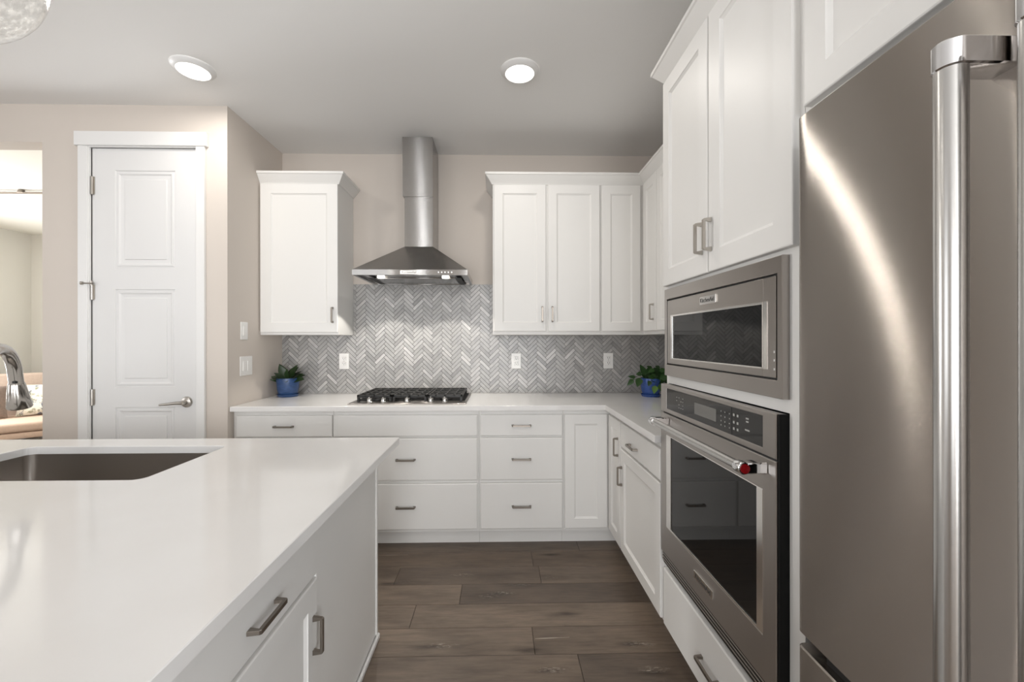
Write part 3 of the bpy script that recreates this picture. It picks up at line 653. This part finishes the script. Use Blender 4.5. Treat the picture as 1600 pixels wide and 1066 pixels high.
# ------------------------------------------------------------------ fridge
FXF, FY0, FY1 = 0.630, 0.045, 0.884; FSP = 0.4675
fr = thing('fridge', 'large stainless French-door fridge filling the right edge of the picture', 'fridge', (1.0, 0.46, 0))
obj('body', MB().box(0.722, FY0+0.01, 0.03, XR-0.02, FY1-0.012, 1.782), 'black_metal', fr)
obj('foot', MB().box(0.74, FY0+0.05, 0.0, 1.25, FY1-0.05, 0.03), 'black_plastic', fr)
def fdoor(name, y0, y1, z0, z1, bulge=0.006, parent=fr, tz=0.0):
    """door whose outline in plan has rounded vertical edges and a faint outward curve"""
    n = 20; pts = []; yc = (FY0+FY1)/2; hw = (FY1-FY0)/2
    def fx(y): return FXF - bulge*(1-((y-yc)/hw)**2) + bulge
    r = 0.014
    for k in range(7):
        a = PI/2*k/6; pts.append((fx(y1-r)+r-r*math.sin(a), y1-r+r*math.cos(a)))
    for k in range(1, n):
        y = (y1-r)+(y0+r-(y1-r))*k/n; pts.append((fx(y), y))
    for k in range(7):
        a = PI/2*k/6; pts.append((fx(y0+r)+r-r*math.cos(a), y0+r-r*math.sin(a)))
    pts += [(0.715, y0), (0.715, y1)]
    b = 0.003
    cy_ = (y0+y1)/2
    def ins(p, d): return (min(p[0]+d, 0.715) if p[0] < 0.714 else p[0], p[1]+(d if p[1] < cy_ else -d)*(abs(p[1]-cy_)/(0.5*(y1-y0))))
    mb = MB().rings([[(*ins(p, b), z0) for p in pts], [(*p, z0+b) for p in pts], [(*p, z1-b) for p in pts], [(*ins(p, b), z1) for p in pts]])
    return obj(name, mb, 'fridge_steel', parent, 35)
def fhandle(door_, y, z0, z1):
    mb = MB(); mb.lathe([(0.0162, z0+0.03), (0.0162, z1-0.034)], Matrix.Translation((0.5605, y, 0)), 32)
    h_ = obj('handle', mb, 'handle_tube', door_, 40)
    for za, zb in ((z1-0.034, z1), (z0, z0+0.034)):
        mb = MB(); r = 0.0178; pts = [(0.5605+r*math.cos(a), y+r*math.sin(a)) for a in [PI/2+PI*k/16 for k in range(17)]]
        pts = pts + [(0.632, y-r), (0.632, y+r)]
        def ins(d): return [(px+(d if px < 0.5605 else 0), py-(d if py > y else -d)*min(1, abs(py-y)/r)) for px, py in pts]
        mb.rings([[(*p, za) for p in ins(0.002)], [(*p, za+0.002) for p in pts], [(*p, zb-0.002) for p in pts], [(*p, zb) for p in ins(0.002)]])
        obj('handle_bracket', mb, 'chrome', h_, 40)
d1 = fdoor('door', FSP+0.0025, FY1, 0.712, 1.803); fhandle(d1, 0.5085, 0.79, 1.698)
d2 = fdoor('door', FY0, FSP-0.0025, 0.712, 1.803); fhandle(d2, 0.4215, 0.79, 1.698)
dz_ = fdoor('freezer_drawer', FY0, FY1, 0.05, 0.685)
obj('freezer_grip', MB().box(0.652, FY0+0.03, 0.664, 0.700, FY1-0.06, 0.7035, 0.002), 'black_plastic', dz_)
c = thing('fridge_cabinet', 'white cabinet above the fridge at the top right', 'cabinet', (1.04, 0.5, 1.84))
carcass_box(c, XTF, 0.02, 1.850, XR-0.003, 0.9835, 2.444)
cdoor(c, f_right(XTF, 0.9635, 1.874), 0.466, 0.563, (0.434, 0.09), 0.066); cdoor(c, f_right(XTF, 0.4945, 1.874), 0.466, 0.563, (0.032, 0.09), 0.066)
tag(obj('cabinet_end_panel', MB().box(XTF, 0.0, 0, XR-0.003, 0.0195, 2.444, 0.001), 'cabinet_paint'), 'white full-height panel on the near side of the fridge', 'panel')

# ------------------------------------------------------------------ range hood
HXc = -0.5913; hx0, hx1, hy0, hz0, hz1 = -0.9725, -0.2100, 2.790, 1.7643, 1.8001
hood = thing('range_hood', 'stainless pyramid range hood with tall chimney above the cooktop', 'range hood', (HXc, YB, hz0))
mb = MB(); yb = YB-0.0095; lx0, lx1, ly0 = -0.6805, -0.4745, 3.028
R4 = lambda x0, y0, x1, y1, z: [(x0, y0, z), (x1, y0, z), (x1, y1, z), (x0, y1, z)]
mb.rings([R4(hx0, hy0, hx1, yb, hz1+0.0005), R4(lx0, ly0, lx1, yb, 2.004)], cap0=False)
obj('canopy', mb, 'hood_steel', hood)
mb = MB().rings([R4(hx0+0.02, hy0+0.02, hx1-0.02, yb-0.02, hz0+0.012), R4(hx0+0.02, hy0+0.02, hx1-0.02, yb-0.02, hz0), R4(hx0, hy0, hx1, yb, hz0), R4(hx0, hy0, hx1, yb, hz1), R4(hx0+0.01, hy0+0.01, hx1-0.01, yb-0.01, hz1)], cap0=True, cap1=False)
rim = obj('rim', mb, 'hood_steel', hood)
mb = MB().box(hx0+0.10, 2.985, hz0+0.003, hx1-0.10, yb-0.03, hz0+0.0115, 0.002)
obj('grease_filter', mb, 'hood_steel', rim)
for gx0 in (hx0+0.055, hx1-0.095): obj('filter_gap', MB().box(gx0, 2.93, hz0-0.0008, gx0+0.040, yb-0.04, hz0+0.002), 'black_plastic', rim)
bd = obj('badge', MB().box(-0.655, hy0-0.003, 1.7685, -0.537, hy0+0.001, 1.7950, 0.001), 'bright_steel', rim)
text_mesh('KitchenAid', 0.0215, frame((-0.596, hy0-0.0033, 1.7815), (1, 0, 0), (0, -1, 0)), 'ink', bd)
mb = MB()
for k in range(5): mb.lathe([(0.0035, 0), (0.0035, 0.0012)], frame((-0.402+k*0.02175, hy0, 1.7825), (1, 0, 0), (0, -1, 0)), 12)
obj('control_buttons', mb, 'indicator', rim)
for lx in (-0.826, -0.376):
    mb = MB(); mb.lathe([(0.0, 0.0), (0.021, 0.0), (0.024, 0.003), (0.026, 0.010)], Matrix.Translation((lx, 2.95, hz0+0.0015)), 28, cap0=False, cap1=False)
    b_ = obj('hood_lamp', mb, 'hood_led', rim, 40)
    lamp('hood_lamp_light', 'SPOT', (lx, 2.95, hz0-0.004), P_HOOD, (1.0, 0.95, 0.87), (0, 0, 0), b_, spot_size=math.radians(107), spot_blend=0.16, shadow_soft_size=0.012)
obj('lower_chimney', MB().box(lx0+0.001, ly0+0.001, 2.0042, lx1-0.001, yb, 2.40, 0.001), 'hood_steel', hood)
mb = MB(); mb.rings([R4(-0.6905, 3.0215, -0.4755, yb, 2.364), R4(-0.6925, 3.0215, -0.4775, yb, CZ-0.001)]); obj('upper_chimney', mb, 'hood_steel', hood)

# ------------------------------------------------------------------ gas cooktop
ck = thing('cooktop', 'five-burner stainless gas cooktop with black grates under the range hood', 'cooktop', (-0.5987, 2.98, CT))
obj('tray', MB().box(-0.9825, 2.7285, CT+0.0005, -0.2149, 3.245, CT+0.006, 0.002), 'steel', ck)
obj('burner_pan', MB().box(-0.965, 2.85, CT+0.006, -0.232, 3.235, CT+0.0085, 0.001), 'black_metal', ck)
gx = [-0.953, -0.716, -0.482, -0.244]; GZ_ = CT+0.051
for k in range(3):
    a, b = gx[k]+0.003, gx[k+1]-0.003; y0, y1 = 2.818, 3.228; w_ = 0.0065; mb = MB(); z0, z1 = GZ_-0.014, GZ_
    mb.box(a, y0, z0-0.006, b, y0+0.016, z1, 0.002); mb.box(a, y1-0.014, z0, b, y1, z1, 0.002); mb.box(a, y0, z0, a+0.014, y1, z1, 0.002); mb.box(b-0.014, y0, z0, b, y1, z1, 0.002)
    cx = (a+b)/2
    mb.box(cx-w_, y0, z0, cx+w_, y1, z1, 0.002)
    for yy in (2.92, 3.02, 3.125): mb.box(a, yy-w_, z0, b, yy+w_, z1, 0.002)
    for xx in (a+0.055, b-0.055): mb.box(xx-0.005, y0, z0, xx+0.005, y1, z1, 0.002)
    for xx in (a+0.001, b-0.017):
        for yy in (y0+0.001, y1-0.017): mb.box(xx, yy, CT+0.006, xx+0.016, yy+0.016, z0, 0.001)
    obj('grate', mb, 'cast_iron', ck)
for bx, by, r in ((-0.835, 2.90, 0.036), (-0.835, 3.12, 0.044), (-0.599, 3.01, 0.058), (-0.363, 2.90, 0.036), (-0.363, 3.12, 0.044)):
    mb = MB(); mb.lathe([(r+0.012, 0), (r+0.010, 0.010), (r, 0.014), (r, 0.02), (r-0.004, 0.026), (0, 0.027)], Matrix.Translation((bx, by, CT+0.0085)), 28, cap1=False)
    obj('burner', mb, 'cast_iron', ck, 40)
for kx in (-0.854, -0.763, -0.607, -0.451, -0.359):
    mb = MB(); TT = Matrix.Translation((kx, 2.782, CT+0.006))
    mb.lathe([(0.0, 0), (0.0225, 0), (0.0225, 0.004), (0.0185, 0.008), (0.0175, 0.026), (0.0150, 0.030), (0, 0.0305)], TT, 24, cap0=False, cap1=False)
    mb.box(-0.0045, -0.019, 0.029, 0.0045, 0.019, 0.037, 0.0015, T=TT)
    obj('knob', mb, 'knob_metal', ck, 40)

# ------------------------------------------------------------------ outlets and switches
def outlet(x, label):
    o = thing('outlet', label, 'outlet', (x, YB-0.008, 1.168)); T = frame((x, YB-0.0085, 1.168), (1, 0, 0), (0, -1, 0))
    obj('cover_plate', MB().box(-0.0385, -0.0615, 0, 0.0385, 0.0615, 0.006, 0.0025, T=T), 'plastic_white', o)
    for s_ in (-1, 1):
        mb = MB().box(-0.017, s_*0.0195-0.0145, 0.004, 0.017, s_*0.0195+0.0145, 0.0085, 0.003, T=T); k_ = obj('socket', mb, 'plastic_white', o)
        mb = MB().box(-0.008, s_*0.0195-0.001, 0.0086, -0.0055, s_*0.0195+0.008, 0.0089, T=T).box(0.0055, s_*0.0195-0.001, 0.0086, 0.008, s_*0.0195+0.008, 0.0089, T=T).box(-0.0025, s_*0.0195-0.009, 0.0086, 0.0025, s_*0.0195-0.005, 0.0089, T=T)
        obj('slots', mb, 'slot_dark', k_)
    mb = MB(); mb.lathe([(0.003, 0.0058), (0.003, 0.0068)], T, 10); obj('screw', mb, 'satin_nickel', o)
outlet(-1.2095, 'white outlet on the tile left of the cooktop'); outlet(0.1345, 'white outlet on the tile below the two-door wall cabinet'); outlet(0.8635, 'white outlet on the tile nearest the ivy in the corner')
def switch(y0, y1, z0, z1, n, label):
    o = thing('light_switch', label, 'switch', (XL, (y0+y1)/2, z0)); T = frame((XL+0.0005, y0, z0), (0, 1, 0), (1, 0, 0)); w, h = y1-y0, z1-z0
    obj('cover_plate', MB().box(0, 0, 0, w, h, 0.006, 0.0025, T=T), 'plastic_white', o)
    for k in range(n):
        cx = w*(k+0.5)/n if n == 1 else w/2+(k-0.5)*0.047
        obj('rocker', MB().box(cx-0.0165, h/2-0.033, 0.004, cx+0.0165, h/2+0.033, 0.0092, 0.002, T=T), 'plastic_white', o)
switch(2.771, 2.847, 1.336, 1.453, 1, 'white single light switch, upper one on the short wall')
switch(2.764, 2.898, 1.098, 1.226, 2, 'white double light switch, lower one on the short wall')

# ------------------------------------------------------------------ ceiling lights
def can(x, y, label, group=None, power=None):
    o = thing('ceiling_light', label, 'ceiling light', (x, y, CZ), group)
    mb = MB(); mb.lathe([(0.104, 0), (0.104, -0.003), (0.100, -0.008), (0.084, -0.020), (0.078, -0.0215), (0.078, -0.012)], Matrix.Translation((x, y, CZ-0.0005)), 40, cap0=False, cap1=False)
    obj('trim_ring', mb, 'trim_paint', o, 40)
    mb = MB(); mb.lathe([(0.0, -0.0195), (0.060, -0.0195), (0.0775, -0.017), (0.0775, -0.012)], Matrix.Translation((x, y, CZ-0.0005)), 40, cap0=False, cap1=False)
    obj('lens', mb, 'lamp_lens', o, 40)
    lamp('ceiling_light_lamp', 'AREA', (x, y, CZ-0.026), power or P_CAN, (1.0, 0.95, 0.88), (0, 0, 0), o, shape='DISK', size=0.14)
can(-1.636, 2.278, 'round lit ceiling light in front of the pantry door'); can(0.113, 2.266, 'round lit ceiling light in front of the two-door wall cabinet')
# ------------------------------------------------------------------ island
IZ0, IZ1 = 0.862, 0.892; IX1, IX0, IY0, IY1 = -0.4505, -3.15, 0.34, 1.904
sx0, sx1, sy0, sy1, sr = -1.935, -1.131, 1.343, 1.771, 0.035
it = thing('island_countertop', 'white quartz island top with a sink cutout in the foreground', 'countertop', (-1.8, 1.1, IZ0))
def rounded(x0, y0, x1, y1, r, n=8):
    p = []
    for cx, cy, a0 in ((x1-r, y1-r, 0), (x0+r, y1-r, PI/2), (x0+r, y0+r, PI), (x1-r, y0+r, 1.5*PI)):
        for k in range(n+1): a = a0+PI/2*k/n; p.append((cx+r*math.cos(a), cy+r*math.sin(a)))
    return p
bm = bmesh.new(); b = 0.002
def loop(pts, z): return [bm.verts.new((*p, z)) for p in pts]
outer = [(IX1, IY1), (IX0, IY1), (IX0, IY0), (IX1, IY0)]; outer_i = [(IX1-b, IY1-b), (IX0+b, IY1-b), (IX0+b, IY0+b), (IX1-b, IY0+b)]
hole = rounded(sx0, sy0, sx1, sy1, sr); hole_o = rounded(sx0-b, sy0-b, sx1+b, sy1+b, sr+b)
ob, om, ot = loop(outer, IZ0), loop(outer, IZ1-b), loop(outer_i, IZ1); hb, hm_, ht = loop(hole, IZ0), loop(hole, IZ1-b), loop(hole_o, IZ1)
def bridge(a, c_):
    for i in range(len(a)): j = (i+1) % len(a); bm.faces.new((a[i], a[j], c_[j], c_[i]))
bridge(ob, om); bridge(om, ot); bridge(hm_, hb); bridge(ht, hm_)
for o_, h_ in ((ot, ht), (ob, hb)):
    es = []
    for lp in (o_, h_):
        for i in range(len(lp)):
            e = bm.edges.get((lp[i], lp[(i+1) % len(lp)])) or bm.edges.new((lp[i], lp[(i+1) % len(lp)])); es.append(e)
    bmesh.ops.triangle_fill(bm, use_beauty=True, use_dissolve=False, edges=es)
bm.verts.index_update(); mb = MB().add([v.co[:] for v in bm.verts], [[v.index for v in f.verts] for f in bm.faces]); bm.free()
obj('slab', mb, 'quartz', it)
isl = thing('island_cabinet', 'white kitchen island base with a drawer and door on its aisle end', 'kitchen island', (-1.8, 1.2, 0))
XI = -0.546
mb = MB(); mb.box(-3.05, 0.62, 0.09, XI-0.02, 0.638, IZ0-0.001); mb.box(-3.05, 1.855, 0.09, XI-0.02, 1.873, IZ0-0.001); mb.box(XI-0.04, 0.638, 0.09, XI-0.02, 1.855, IZ0-0.001); mb.box(-3.05, 0.638, 0.09, -3.032, 1.855, IZ0-0.001); mb.box(-3.032, 0.638, 0.09, XI-0.04, 1.855, 0.108)
mb.box(-2.98, 0.70, 0.0, XI-0.02, 1.80, 0.09)
obj('carcass', mb, 'cabinet_paint', isl)
obj('end_panel', MB().box(XI-0.0198, 1.2705, 0.0, XI-0.004, 1.873, IZ0-0.001, 0.001), 'cabinet_paint', isl)
obj('end_stile', MB().box(XI-0.03, 1.8731, 0.0, XI+0.002, 1.888, IZ0-0.0015, 0.001), 'cabinet_paint', isl)
obj('shoe_molding', MB().box(XI, 1.274, 0.0, XI+0.012, 1.888, 0.026, 0.005), 'trim_paint', isl)
drawer(isl, f_isl(XI-0.02, 0.66, 0.632), 0.609, 0.222, (0.318, 0.064), hl=0.124)
cdoor(isl, f_isl(XI-0.02, 0.66, 0.112), 0.609, 0.509, (0.581, 0.353), 0.060, 0.070)
# sink
sk = thing('sink', 'stainless undermount sink set into the island top', 'sink', (-1.53, 1.55, 0.63))
mb = MB(); i0 = 0.004
rs = [rounded(sx0-0.02, sy0-0.02, sx1+0.02, sy1+0.02, sr+0.02), rounded(sx0-i0, sy0-i0, sx1+i0, sy1+i0, sr), rounded(sx0-i0, sy0-i0, sx1+i0, sy1+i0, sr), rounded(sx0+0.01, sy0+0.01, sx1-0.01, sy1-0.01, sr), rounded(sx0+0.03, sy0+0.03, sx1-0.03, sy1-0.03, sr)]
zs = [IZ0-0.0012, IZ0-0.0012, 0.665, 0.640, 0.632]
mb.rings([[(*p, z) for p in r] for r, z in zip(rs, zs)], cap0=False)
mb.rings([[(*p, z) for p in r] for r, z in zip([rs[0], rounded(sx0-0.008, sy0-0.008, sx1+0.008, sy1+0.008, sr), rounded(sx0-0.008, sy0-0.008, sx1+0.008, sy1+0.008, sr)], [IZ0-0.003, IZ0-0.003, 0.628])], cap0=False)
obj('bowl', mb, 'sink_steel', sk, 40)
mb = MB(); mb.lathe([(0.0, 0.6335), (0.030, 0.6335), (0.045, 0.636), (0.048, 0.6325)], Matrix.Translation((-1.53, 1.56, 0)), 28, cap0=False, cap1=False); obj('drain', mb, 'bright_steel', sk, 40)
# faucet
fc = thing('faucet', 'brushed nickel pull-down gooseneck faucet at the left edge', 'faucet', (-1.572, 1.302, IZ1))
bx, by = -1.572, 1.302; dv = Vector((-0.108, 0.188, 0)).normalized(); pv = Vector((bx, by, 0))
mb = MB(); mb.lathe([(0.0, 0), (0.030, 0), (0.030, 0.006), (0.023, 0.012), (0.0215, 0.05), (0.0215, 0.09)], Matrix.Translation((bx, by, IZ1)), 32, cap0=False)
obj('base', mb, 'faucet_nickel', fc, 40)
path = [(bx, by, IZ1+0.08), (bx, by, IZ1+0.2), (bx, by, IZ1+0.303)]; R_ = 0.109
for k in range(1, 15):
    a = PI*0.95*k/14; p = pv + dv*(R_*(1-math.cos(a))); path.append((p.x, p.y, IZ1+0.303+R_*math.sin(a)))
tx = dv*math.sin(PI*0.95) ; last = Vector(path[-1]); dirv = (Vector(path[-1])-Vector(path[-2])).normalized()
path.append(tuple(last+dirv*0.03))
mb = MB().tube(path, 0.0185, 20); obj('spout', mb, 'faucet_nickel', fc, 60)
a0 = Vector(path[-1]); hp = [a0, a0+dirv*0.004, a0+dirv*0.05, a0+dirv*0.088, a0+dirv*0.091]
mb = MB().tube([tuple(p) for p in hp], [0.0195, 0.0215, 0.0275, 0.0325, 0.0305], 24); hd = obj('spray_head', mb, 'faucet_nickel', fc, 45)
bn = a0 - dv*0.021 - Vector((0, 0, 0.004)); mb = MB().box(-0.005, -0.005, -0.004, 0.005, 0.005, 0.004, 0.001, T=Matrix.Translation(a0 + Vector((0.012, -0.0155, 0.004)))); obj('spray_button', mb, 'black_plastic', hd)
mb = MB().tube([(bx-0.02, by, IZ1+0.06), (bx-0.075, by, IZ1+0.075), (bx-0.12, by, IZ1+0.105)], [0.011, 0.008, 0.006], 14); obj('lever', mb, 'faucet_nickel', fc, 50)

# ------------------------------------------------------------------ pendant
def pendant(px, py, pz_, pr, label):
    pd = thing('pendant_light', label, 'pendant light', (px, py, CZ)); T = Matrix.Translation((px, py, pz_))
    n = 28; prof = [(max(0.0005, pr*math.sin(PI*k/n)), -pr*math.cos(PI*k/n)) for k in range(0, n-4)]
    mb = MB(); mb.lathe(prof, T, 48, cap0=False, cap1=False); g_ = obj('glass_globe', mb, 'seeded_glass', pd, 60)
    mb = MB(); mb.lathe([(0.0, 0.12), (0.072, 0.145), (0.075, 0.165), (0.03, 0.19), (0.008, 0.2), (0.006, CZ-pz_-0.02)], T, 24, cap0=False); mb.lathe([(0.006, CZ-pz_-0.03), (0.06, CZ-pz_-0.025), (0.065, CZ-pz_-0.001)], T, 24); obj('stem', mb, 'satin_nickel', pd, 40)
    mb = MB(); mb.lathe([(0.0, -0.03), (0.02, -0.025), (0.032, 0.01), (0.028, 0.045), (0.016, 0.075), (0.014, 0.125)], T, 20, cap0=False); b_ = obj('bulb', mb, 'lamp_lens', pd, 60)
    lamp('pendant_bulb_light', 'POINT', (px, py, pz_-0.07), P_PEND, (1.0, 0.97, 0.92), (0, 0, 0), b_, shadow_soft_size=0.035)
pendant(-1.20, 0.90, 2.168, 0.18, 'clear seeded glass globe pendant at the top left corner')
pendant(-2.45, 0.90, 2.168, 0.18, 'added unseen glass globe pendant over the far end of the island')  # second pendant, added out of view to brighten the ceiling

# ------------------------------------------------------------------ pot plants
def leaf(mb, base, d, up, ln, wd, r, curl=0.3, heart=False):
    d = Vector(d).normalized(); up = Vector(up); s_ = d.cross(up).normalized(); up = s_.cross(d).normalized(); base = Vector(base); vs = []; n = 7
    prof = [0.02, 0.45, 0.85, 1.0, 0.85, 0.5, 0.02] if not heart else [0.12, 0.85, 1.0, 0.9, 0.68, 0.38, 0.02]
    for k in range(n):
        t = k/(n-1); c_ = base + d*(ln*t) - up*(curl*ln*t*t)
        w_ = wd*prof[k]*0.5
        vs += [tuple(c_+s_*w_+up*(0.22*w_)), tuple(c_-up*0.0), tuple(c_-s_*w_+up*(0.22*w_))]
    fs = []
    for k in range(n-1):
        for j in range(2): fs.append((3*k+j, 3*k+j+1, 3*k+4+j, 3*k+3+j))
    mb.add(vs, fs, None, 0, r)
def pot(name, label, x, y, rt, rb, hgt, glaze):
    o = thing(name, label, 'pot plant', (x, y, CT))
    mb = MB(); T = Matrix.Translation((x, y, CT+0.0006))
    mb.lathe([(0.0, 0), (rb+0.004, 0), (rb+0.014, 0.017), (rb+0.010, 0.018), (rb+0.002, 0.006), (0, 0.006)], T, 40, cap0=False, cap1=False); obj('saucer', mb, glaze, o, 40)
    mb = MB(); mb.lathe([(0.0, 0.0065), (rb-0.004, 0.0065), (rb, 0.010), (rb+(rt-rb)*0.55, 0.4*hgt), (rt-0.001, hgt-0.004), (rt-0.002, hgt), (rt-0.007, hgt), (rt-0.009, hgt-0.02)], T, 44, cap0=False, cap1=False); obj('pot', mb, glaze, o, 50)
    mb = MB(); mb.lathe([(rt-0.008, hgt-0.018), (0.02, hgt-0.012), (0.0, hgt-0.012)], T, 24, cap0=False, cap1=False); obj('soil', mb, 'soil', o, 60)
    return o
x, y = -1.571, 3.150
o = pot('potted_plant', 'small dark green plant in a dark blue pot in the left counter corner', x, y, 0.081, 0.063, 0.137, 'blue_glaze')
mb = MB(); rng = random.Random(11); zt = CT+0.128
spec = [(-0.42, 0.0, 1.0, 0.140), (-0.30, -0.3, 1.0, 0.125), (0.42, -0.1, 1.0, 0.135), (0.55, -0.2, 0.95, 0.130), (-0.95, -0.2, 0.42, 0.105), (-1.0, 0.2, 0.30, 0.10), (1.0, -0.1, 0.52, 0.118), (1.0, -0.4, 0.22, 0.125), (0.05, 0.5, 1.0, 0.12), (0.1, -0.5, 0.9, 0.10), (-0.5, -0.6, 0.7, 0.10), (0.6, -0.6, 0.6, 0.10), (0.30, -0.95, 0.12, 0.085), (0.5, 0.6, 0.8, 0.11), (-0.6, 0.6, 0.7, 0.11), (-0.9, -0.55, 0.25, 0.10)]
for i, (a, b_, c_, ln) in enumerate(spec):
    leaf(mb, (x+a*0.018, y+b_*0.018, zt-0.012), (a, b_, c_), (-a*0.6, -0.75, 0.7), ln, ln*0.46, 1.0 if i == 12 else rng.uniform(0, 0.6), 0.16)
for k in range(26):
    a = rng.uniform(0, 2*PI); e = rng.uniform(0.35, 1.0); leaf(mb, (x+0.03*math.cos(a), y+0.03*math.sin(a), zt-0.012), (math.cos(a), math.sin(a), e), (0, -0.5, 1), rng.uniform(0.06, 0.09), 0.042, rng.uniform(0, 0.6), 0.2)
obj('foliage', mb, 'dark_leaf', o, 50)
x, y = 1.120, 3.075
o = pot('trailing_plant', 'trailing green ivy in a bright blue pot beside the oven cabinet', x, y, 0.076, 0.058, 0.135, 'bright_blue_glaze')
mb = MB(); rng = random.Random(4); zt = CT+0.135
mb.tube([(x-0.01, y-0.02, zt-0.01), (x-0.05, y-0.04, zt+0.02), (x-0.09, y-0.05, zt+0.028), (x-0.132, y-0.05, zt+0.012), (x-0.146, y-0.05, zt-0.005)], 0.0016, 6)
mb.tube([(x-0.02, y-0.03, zt-0.01), (x-0.07, y-0.055, zt+0.012), (x-0.10, y-0.055, zt+0.002), (x-0.145, y-0.055, zt-0.006)], 0.0016, 6)
for (ax, az), (cx_, cz_), wd, rr_ in (((1.060, 1.080), (1.025, 1.154), 0.046, 0.25), ((1.034, 1.088), (0.994, 1.082), 0.034, 0.3), ((0.990, 1.060), (0.935, 1.068), 0.026, 0.2), ((0.974, 1.046), (0.929, 1.000), 0.036, 0.55), ((1.020, 1.056), (1.004, 0.990), 0.054, 0.6), ((1.060, 1.075), (1.045, 1.125), 0.030, 0.2), ((1.075, 1.085), (1.085, 1.135), 0.036, 0.15)):
    d_ = Vector((cx_-ax, 0, cz_-az)); leaf(mb, (ax, 3.022, az), d_, (0, -1, 0.25), d_.length, wd, rr_, 0.08, True)
leaf(mb, (1.119, 2.985, 1.004), (-0.10, -0.05, -0.62), (0, -1, 0.1), 0.060, 0.046, 1.0, 0.06, True)
leaf(mb, (1.150, 2.985, 1.012), (0.12, -0.05, -0.5), (0, -1, 0.2), 0.052, 0.040, 0.75, 0.06, True)
mb.tube([(x+0.01, y-0.055, zt-0.005), (x+0.012, y-0.083, zt-0.01), (x+0.0, y-0.09, zt-0.05)], 0.0016, 6)
for k in range(64):
    cx_ = rng.uniform(1.085, 1.215); cz_ = rng.uniform(1.035, 1.118) - max(0, 1.11-cx_)*0.2; cy_ = rng.uniform(2.985, 3.12)
    a = rng.uniform(0, 2*PI)
    leaf(mb, (cx_, cy_, cz_), (math.cos(a)*0.8, -0.25, math.sin(a)*0.6-0.15), (0.15*math.cos(a), -1, 0.6), rng.uniform(0.040, 0.056), rng.uniform(0.032, 0.042), rng.uniform(0.0, 0.6), 0.15, True)
obj('foliage', mb, 'ivy_leaf', o, 50)

# ------------------------------------------------------------------ room beyond the opening: sofa and cushions
ang = math.atan2(0.66, 0.75); SP = Vector((-5.145, 4.427, 0))           # front edge runs along `ang`
TS = Matrix.Translation(SP) @ Matrix.Rotation(ang, 4, 'Z')
sf = thing('daybed', 'blush upholstered daybed seen through the opening on the left', 'daybed', SP)
obj('seat', MB().box(-0.60, 0.02, 0.36, 1.15, 0.80, 0.458, 0.03, T=TS, seg=3), 'blush_fabric', sf, 40)
obj('base', MB().box(-0.60, 0.03, 0.29, 1.15, 0.80, 0.355, 0.015, T=TS, seg=2), 'blush_fabric', sf, 40)
obj('backrest', MB().box(-0.60, 0.80, 0.25, 1.15, 0.90, 0.945, 0.03, T=TS, seg=3), 'headboard_fabric', sf, 40)
for lx, ly in ((-0.5, 0.1), (1.05, 0.1), (-0.5, 0.82), (1.05, 0.82)):
    mb = MB(); mb.lathe([(0.018, 0), (0.025, 0.29)], TS @ Matrix.Translation((lx, ly, 0)), 14); obj('leg', mb, 'black_metal', sf, 40)
def cushion(name, label, T, w, h, t, mtl):
    n = 14; vs = []; fs = []
    for side in (1, -1):
        for i in range(n+1):
            for j in range(n+1):
                u, v_ = 2*i/n-1, 2*j/n-1; e = (1-u**4)*(1-v_**4)
                pin = 1-0.07*(1-abs(u))*0 - 0.06*(abs(v_)**2)*(1-u*u) ; pin2 = 1-0.06*(abs(u)**2)*(1-v_*v_)
                vs.append((u*w/2*pin2, side*t/2*max(0.0, e)**0.45, v_*h/2*pin+h/2))
    for s_ in range(2):
        o_ = s_*(n+1)**2
        for i in range(n):
            for j in range(n): q = (o_+i*(n+1)+j, o_+(i+1)*(n+1)+j, o_+(i+1)*(n+1)+j+1, o_+i*(n+1)+j+1); fs.append(q if s_ == 0 else q[::-1])
    return tag(obj(name, MB().add(vs, fs, T), mtl, None, 60), label, 'cushion')
cushion('floral_cushion', 'white cushion with blue grey floral print on the daybed', TS @ Matrix.Translation((0.335, 0.60, 0.463)) @ Matrix.Rotation(-0.30, 4, 'X'), 0.62, 0.37, 0.14, 'floral_fabric')
cushion('taupe_cushion', 'plain taupe cushion on the daybed beside the floral one', TS @ Matrix.Translation((-0.27, 0.54, 0.463)) @ Matrix.Rotation(-0.28, 4, 'X'), 0.50, 0.37, 0.15, 'taupe_fabric')
mb = MB().tube([(-5.6, 4.15, CZ-0.03), (-4.0, 4.15, CZ-0.03)], 0.011, 8); mb.lathe([(0.03, 0), (0.022, 0.029)], Matrix.Translation((-4.62, 4.15, CZ-0.0295)), 16)
tag(obj('ceiling_track', mb, 'pewter', None, 40), 'thin metal track on the ceiling of the room beyond the opening', 'track')
